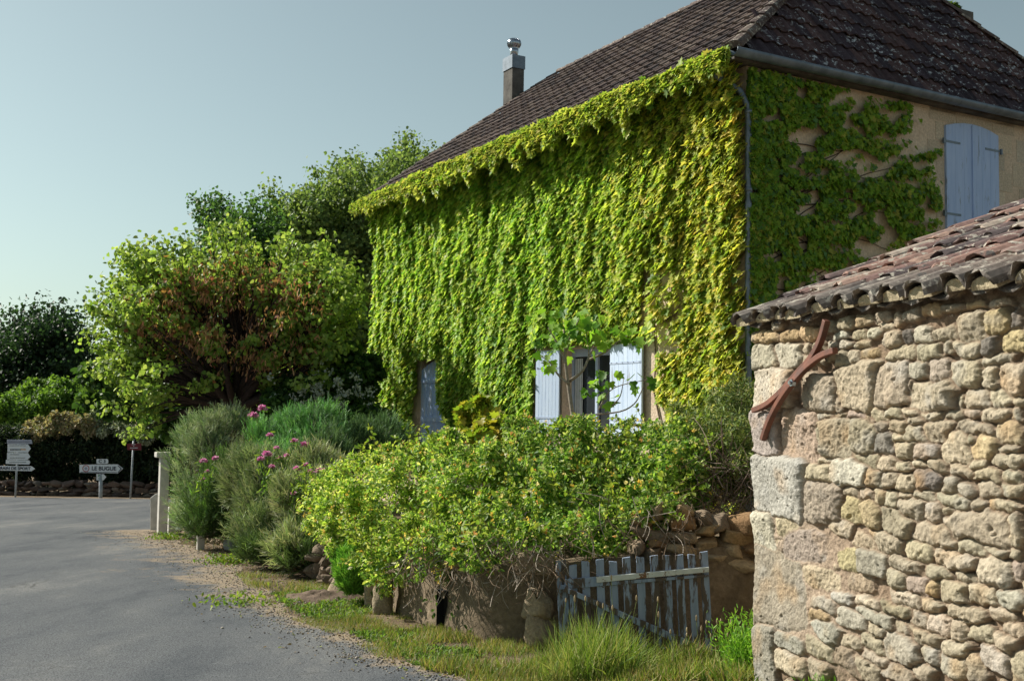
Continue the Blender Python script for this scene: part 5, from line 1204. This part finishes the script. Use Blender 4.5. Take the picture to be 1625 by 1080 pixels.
def bigtree():
    rng = np.random.default_rng(82); Y = 38; b = atY(520, 760, Y); b[2] = gz(38)
    ells = [(560, 330, 110, 75), (640, 280, 60, 55), (500, 370, 80, 55), (600, 400, 90, 60), (520, 420, 100, 50), (660, 240, 22, 22), (545, 262, 45, 22), (470, 320, 40, 35)]
    tips = tips_px(rng, ells, Y, 260, 4, .3)
    for x, y in ((638, 215), (652, 212), (668, 222), (425, 285), (430, 300), (700, 232), (570, 240), (500, 262)): tips.append(atY(x, y, Y))
    tree('oak_tree', 'large dark green broadleaf tree rising behind the left end of the house roof', b, tips, 330, .105, [(.21, .29, .09), (.15, .23, .07), (.27, .35, .11), (.10, .17, .06)], [.35, .3, .15, .2], 'round', 82, .35, 3.5, (.06, .05, .05), None, .28, .2)
    rng = np.random.default_rng(83); b = atY(380, 760, 36); b[2] = gz(36)
    ells = [(400, 350, 45, 45), (345, 340, 32, 40), (320, 380, 25, 50), (440, 360, 30, 40), (370, 400, 60, 30)]
    tips = tips_px(rng, ells, 36, 90, 2.5, .3)
    for x, y in ((307, 312), (312, 325), (340, 305), (350, 308), (405, 302), (425, 318), (365, 330)): tips.append(atY(x, y, 36))
    tree('slender_tree', 'thin crowned dark tree seen behind the redbud, left of the large tree', b, tips, 210, .105, [(.08, .17, .05), (.06, .13, .045), (.12, .22, .06)], None, 'round', 83, .2, 3.5, (.06, .05, .05), None, .27, .2)
    rng = np.random.default_rng(84); b = atY(70, 760, 46); b[2] = gz(46)
    ells = [(75, 560, 85, 70), (20, 580, 60, 60), (110, 600, 60, 60), (60, 520, 50, 35), (-40, 580, 60, 70), (60, 640, 110, 50)]
    tips = tips_px(rng, ells, 46, 240, 3.5, .3)
    for x, y in ((20, 487), (60, 475), (85, 480), (115, 485), (100, 490), (140, 540), (165, 590)): tips.append(atY(x, y, 46))
    tree('dark_tree', 'very dark round crowned tree at the far left edge', b, tips, 300, .13, [(.025, .055, .025), (.035, .075, .03), (.02, .04, .022)], None, 'round', 84, .35, 3.0, (.04, .035, .04), None, .55, .2)
bigtree()
OV = dict(kind='oval')
shrub('snowball_bush', 'dark shrub with a few white blossoms between the redbud and the vine covered wall', 'shrub', [pxb(520, 640, 20.2, 70, 50, .8), pxb(560, 600, 20.8, 45, 45, .7), pxb(470, 640, 20.0, 60, 40, .8), pxb(590, 680, 19.4, 40, 45, .6)], 20000, .085, [(.045, .10, .03), (.07, .14, .035), (.10, .18, .05), (.03, .07, .025)], None, 'round', M_LEAF, 91, 16, .3, .4)
def blossom():
    rng = np.random.default_rng(92); root = bpy.data.objects['snowball_bush']; C = []
    for k in range(46):
        c = atY(rng.normal(525, 40), rng.normal(625, 25), 19.3+rng.normal(0, .15)); n = 16; C.append(c+rng.normal(0, .035, (n, 3)))
    P = np.concatenate(C); n = len(P); o = leaves('blossoms', P, sph(rng, n), sph(rng, n), .04, palette(rng, n, [(.42, .46, .42), (.5, .52, .45)], None), 'round', M_PETAL, root); o['kind'] = 'stuff'
blossom()
shrub('background_thicket', 'mid green thicket below the large trees behind the redbud', 'thicket', [pxb(330, 560, 30, 140, 90, 2), pxb(480, 520, 30, 130, 110, 2), pxb(430, 650, 28, 200, 60, 2), pxb(200, 620, 31, 60, 50, 2)], 26000, .16, [(.07, .14, .03), (.045, .10, .025), (.11, .19, .04)], None, 'round', M_LEAF, 93, 26, .26, .3)
shrub('young_ash_thicket', 'sunlit fresh green bushes above the dark hedge at far left', 'bush', [pxb(70, 640, 40, 60, 38, 1.2), pxb(130, 640, 40.5, 50, 30, 1.2), pxb(20, 670, 38, 40, 40, 1.2), pxb(100, 620, 41, 60, 25, 1)], 20000, .15, [(.13, .24, .04), (.18, .30, .05), (.09, .17, .035)], None, 'oval', M_LEAF, 94, 22, .3, .3)
shrub('hedge', 'long dark green hedge above the low stone wall behind the road signs', 'hedge', [pxb(x, 722+6*math.sin(x*.07), 35.4, 44, 48, .9) for x in range(-60, 330, 30)], 52000, .11, [(.028, .050, .025), (.04, .065, .03), (.02, .038, .02), (.05, .07, .03)], None, 'oval', M_LEAF, 95, 16, .3, .5)
shrub('pale_flowering_bush', 'silvery bush with dusty bronze tops on the hedge left of the capped pillar', 'bush', [pxb(215, 674, 35.0, 42, 26, .8), pxb(175, 672, 35.4, 36, 22, .8), pxb(245, 678, 34.8, 30, 24, .8)], 9000, .11, [(.32, .36, .25), (.42, .45, .34), (.24, .28, .16)], None, 'oval', M_DRYLEAF, 96, 14, .3, .4)
shrub('bronze_bush', 'bush with reddish beige tops on the hedge behind the tall white sign', 'bush', [pxb(110, 670, 35.4, 46, 20, .8), pxb(70, 680, 35.2, 35, 18, .7), pxb(145, 675, 35.2, 30, 18, .7)], 7000, .11, [(.34, .27, .15), (.26, .28, .13), (.40, .33, .22)], None, 'oval', M_DRYLEAF, 97, 14, .3, .4)
# far stone wall under the hedge
def farwall():
    rng = np.random.default_rng(101); st = MB(); y = 34.0
    for row in range(3):
        x = -34+rng.uniform(0, .3)
        while x < -4:
            w = rng.uniform(.16, .42); rock(st, (x+w/2, y+row*.02+rng.uniform(-.05, .05), gz(y)+.06+row*.15+rng.uniform(-.02, .02)), w*1.1, .35, rng.uniform(.12, .2), rng, np.array([(.12, .09, .08), (.16, .12, .10), (.09, .075, .07), (.22, .19, .165)][rng.integers(4)])*rng.uniform(.8, 1.1)); x += w  # stone tones darkened so the wall's shade sits in the colour
    o = st.build('roadside_wall', M_STONE, None, smooth=True); tag(o, 'low dark rough stone wall below the hedge across the road', 'wall')
farwall()

# ================================================================== GRASS AND WEEDS
def grass():
    rng = np.random.default_rng(111); n = 90000
    y = 6.0+rng.random(n)**1.25*6.5; xw = np.interp(y, WL[3:, 1], WL[3:, 0]); xr = edge_x(y); x = xr-.12+rng.random(n)*(np.minimum(xw, 1.45)+.1-xr+.12)
    x = np.where(y < 7.9, xr-.12+rng.random(n)*(1.6-xr), x)
    P = np.c_[x, y, gz(y)]; k = P[:, 1] < 12.2
    dens = fbm(P[:, :2]*2.6, 3, 3); dist = x-xr; k &= rng.random(n) < np.clip((dens-.44)*6+np.clip(dist, 0, .5)*.5, .03, 1); 
    q = P-WP; k &= ~(((q@BN) > -.02) & ((q@BD) > S0-.02)); k &= (y < 9.6) | (rng.random(n) < .35)
    P = P[k]; n = len(P); d = dens[k]
    h = rng.uniform(.012, .042, n)*(1+1.2*np.clip(fbm(P[:, :2]*1.3, 8, 2)-.45, 0, 1)*4); near = np.clip((P[:, 0]-.15)/.8, 0, 1)*np.clip((8.0-P[:, 1])/.8, 0, 1); h *= 1+near*2.2
    T = nrm(np.c_[rng.normal(0, .5, (n, 2)), np.ones(n)]); Z = sph(rng, n); c = palette(rng, n, [(.15, .24, .04), (.22, .28, .05), (.10, .18, .03), (.38, .30, .15), (.30, .31, .08)], [.17, .22, .10, .34, .17], .15)
    c *= (.75+.5*fbm(P[:, :2]*3, 13, 2))[:, None]; V1 = leaves('grass', P, Z, T, h, c, 'blade', M_DRYLEAF)
    tag(V1, 'short patchy green and straw coloured grass on the verge by the asphalt', 'grass', kind='stuff')
    # widen blades: second set of broad weeds
    n = 2600; y = 6.3+rng.random(n)*4.6; xr = edge_x(y); xw = np.interp(y, WL[3:, 1], WL[3:, 0]); x = xr+.05+rng.random(n)*(np.minimum(xw, 1.2)-xr); P = np.c_[x, y, gz(y)+.004]; k = fbm(P[:, :2]*2.2, 17, 2) > .5; P = P[k]
    P = np.repeat(P, 7, axis=0)+rng.normal(0, .006, (len(P)*7, 3))*[1, 1, 0]; n = len(P); T = nrm(np.c_[rng.normal(0, 1, (n, 2)), rng.uniform(.15, .9, n)]); o = leaves('ground_weeds', P, nrm(np.array([0, 0, 1.0])+rng.normal(0, .2, (n, 3))), T, rng.uniform(.025, .06, n), palette(rng, n, [(.14, .25, .04), (.20, .28, .05), (.10, .18, .04)], None), 'long', M_LEAF)
    tag(o, 'low broad leaved weeds spread through the verge', 'weeds', kind='stuff')
    # tall grass in front of the gate
    n = 5200; cx = rng.choice([925, 960, 985, 1040, 1085, 900, 870, 1150], n, p=[.2, .22, .18, .09, .09, .10, .06, .06]); X = rng.normal(cx, 38); P = np.array([onground(a, b) for a, b in zip(X, rng.uniform(1050, 1088, n))]); 
    P[:, 1] = np.clip(P[:, 1], 6.3, 7.5); P[:, 2] = gz(P[:, 1]); T = nrm(np.c_[rng.normal(0, .38, (n, 2)), np.ones(n)]); h = (.06+.34*rng.random(n)**1.8)*np.interp(X, [860, 900, 960, 1020, 1200], [.5, .9, 1.05, .6, .5])
    o = leaves('tall_grass', P, sph(rng, n), T, h, palette(rng, n, [(.20, .30, .05), (.28, .36, .08), (.36, .36, .14), (.14, .24, .04)], None), 'reed', M_DRYLEAF)
    tag(o, 'tall pale green grass clump growing in front of the old gate', 'grass', kind='stuff')
    # bright tufts against the outbuilding
    for (cx, cy, hh, lab) in ((1185, 1078, .42, 'bright green feathery weed left of the outbuilding corner'), (1325, 1092, .26, 'bright green weed tuft against the rubble wall')):
        m = 420; b = onground(cx, cy); 
        if cx > 1250: b = WP*[1, 1, 0]+BD*barn_sz(cx, 1060)[0]-BN*.06; b[2] = 0.02 
        P = b+np.c_[rng.normal(0, .05, m), rng.normal(0, .05, m), np.zeros(m)]; L = rng.uniform(.4, 1, m)*hh; T0 = nrm(np.c_[rng.normal(0, .35, (m, 2)), np.ones(m)])
        t = np.linspace(.15, 1, 8); Q = (P[:, None]+T0[:, None]*(L[:, None, None]*t[None, :, None])).reshape(-1, 3); n2 = len(Q)
        o = leaves('weed_tuft', Q, sph(rng, n2), nrm(np.repeat(T0, 8, axis=0)+rng.normal(0, .6, (n2, 3))), rng.uniform(.02, .045, n2), palette(rng, n2, [(.16, .36, .04), (.24, .42, .06)], None), 'long', M_LEAF); tag(o, lab, 'weed')
    # plantain stalks with seed heads
    heads = [(968, 918, 970), (1010, 880+72, 975)]; xs = [(898, 955), (912, 955), (929, 953), (970, 920), (948, 960), (957, 965), (972, 968), (1010, 953), (1044, 955), (1105, 985), (1121, 990), (1138, 990), (1144, 990), (1090, 1003), (1113, 1002), (1160, 993), (1155, 1010), (1064, 1005), (1045, 980), (1174, 1005), (1090, 1010), (1086, 1025), (1128, 1012)]
    ORD = 'first second third fourth fifth sixth seventh eighth ninth tenth eleventh twelfth thirteenth fourteenth fifteenth sixteenth seventeenth eighteenth nineteenth twentieth twenty-first twenty-second twenty-third'.split()
    for i, (x, y) in enumerate(sorted(xs)):
        Y = rng.uniform(6.9, 7.3); hd = atY(x, y, Y); g_ = np.array([hd[0]+rng.normal(0, .06), Y+rng.normal(0, .05), gz(Y)]); m = MB(); L = rng.uniform(.018, .032)
        root = empty('plantain_stalk', g_, 'thin plantain stalk with straw brown seed head, %s from the left before the gate' % ORD[i], 'weed', 'plantain stalks with seed heads')
        m.tube(bez(g_, (g_+hd)/2+np.array([rng.normal(0, .03), 0, .02]), hd, 8), .0018, 4, (.20, .24, .09)); m.build('stem', M_BARK, root)
        m = MB(); m.tube([hd-UP*.002, hd+UP*L*.4, hd+UP*L, hd+UP*L*1.5], [.003, .0062, .006, .002], 7, (.42, .33, .20)); m.build('seed_head', M_BARK, root, smooth=True)
    # heap of dry earth and litter
    m = MB(); c = onground(515, 948); V = []; k = 26
    for i in range(k):
        for j in range(k):
            u, v = i/(k-1)*2-1, j/(k-1)*2-1; r = max(0, 1-u*u-v*v); V.append((c[0]+u*.42, c[1]+v*.35, gz(c[1]+v*.35)-.01+.05*r+.10*r**.5*(fbm([[u*7, v*7]], 3)[0]-.3)))
    m.add(V, [(i*k+j, (i+1)*k+j, (i+1)*k+j+1, i*k+j+1) for i in range(k-1) for j in range(k-1)], (.17, .125, .095)); o = m.build('earth_heap', M_BARK, None, smooth=True); tag(o, 'small brown heap of dry soil and litter on the verge', 'soil heap')
    # litter
    n = 3200; y = 6.5+rng.random(n)*11; xr = edge_x(y); x = xr+rng.normal(.25, .35, n); P = np.c_[x, y, gz(y)+.012]; o = leaves('leaf_litter', P, nrm(np.array([0, 0, 1.])+rng.normal(0, .5, (n, 3))), nrm(rng.normal(0, 1, (n, 3))*[1, 1, .2]), rng.uniform(.012, .035, n), palette(rng, n, [(.20, .13, .08), (.30, .22, .14), (.12, .09, .06), (.25, .28, .08)], None), 'oval', M_DRYLEAF); tag(o, 'dry brown litter scattered along the road edge', 'litter', kind='stuff')
    # loose grit along the crumbling edge
    n = 7000; y = 5.9+rng.random(n)**1.2*13; xr = edge_x(y); x = xr+rng.normal(-.05, .22+.02*(y-6), n); r = rng.uniform(.003, .011, n)*(1+.5*(rng.random(n) < .06))
    O = np.array([(1, 0, 0), (0, 1, 0), (-1, 0, 0), (0, -1, 0), (0, 0, .7), (0, 0, -.7)], float); V = (np.c_[x, y, gz(y)+.009][:, None]+r[:, None, None]*O[None]*rng.uniform(.6, 1.2, (n, 6, 1))).reshape(-1, 3)
    F = np.array([(0, 1, 4), (1, 2, 4), (2, 3, 4), (3, 0, 4), (1, 0, 5), (2, 1, 5), (3, 2, 5), (0, 3, 5)]); F = (F[None]+(np.arange(n)*6)[:, None, None]).reshape(-1, 3)
    o = mesh_np('loose_grit', V, [F], M_STONE, None, np.repeat(palette(rng, n, [(.16, .15, .14), (.30, .26, .20), (.22, .20, .18), (.42, .38, .32)], None), 6, axis=0)); tag(o, 'loose grit and gravel along the crumbling asphalt edge', 'grit', kind='stuff')
    # patch weeds on the verge far section
    for (cx, cy, m_, lab) in ((385, 958, 60, 'small weed patch alone on the asphalt edge'), (365, 893, 160, 'flat weeds at the foot of the garden wall under the lavender'), (270, 855, 120, 'yellow green weeds in front of the capped pillar'), (665, 960, 260, 'dark ivy leaved weed at the bend of the low wall'), (760, 1000, 120, 'trailing weed against the rendered wall left of the gate')):
        c = onground(cx, cy); P = c+np.c_[rng.normal(0, .16, m_*3), rng.normal(0, .16, m_*3), rng.random(m_*3)*(.10 if cx < 600 else .28)]; Z, T = leafdirs(rng, sph(rng, len(P))); o = leaves('weed_patch', P, Z, T, rng.uniform(.03, .055, len(P)), palette(rng, len(P), [(.14, .24, .04), (.22, .28, .05)] if cx < 600 else [(.06, .12, .03), (.10, .17, .04)], None), 'oval', M_LEAF); tag(o, lab, 'weeds', kind='stuff')
grass()
bpy.context.view_layer.update()
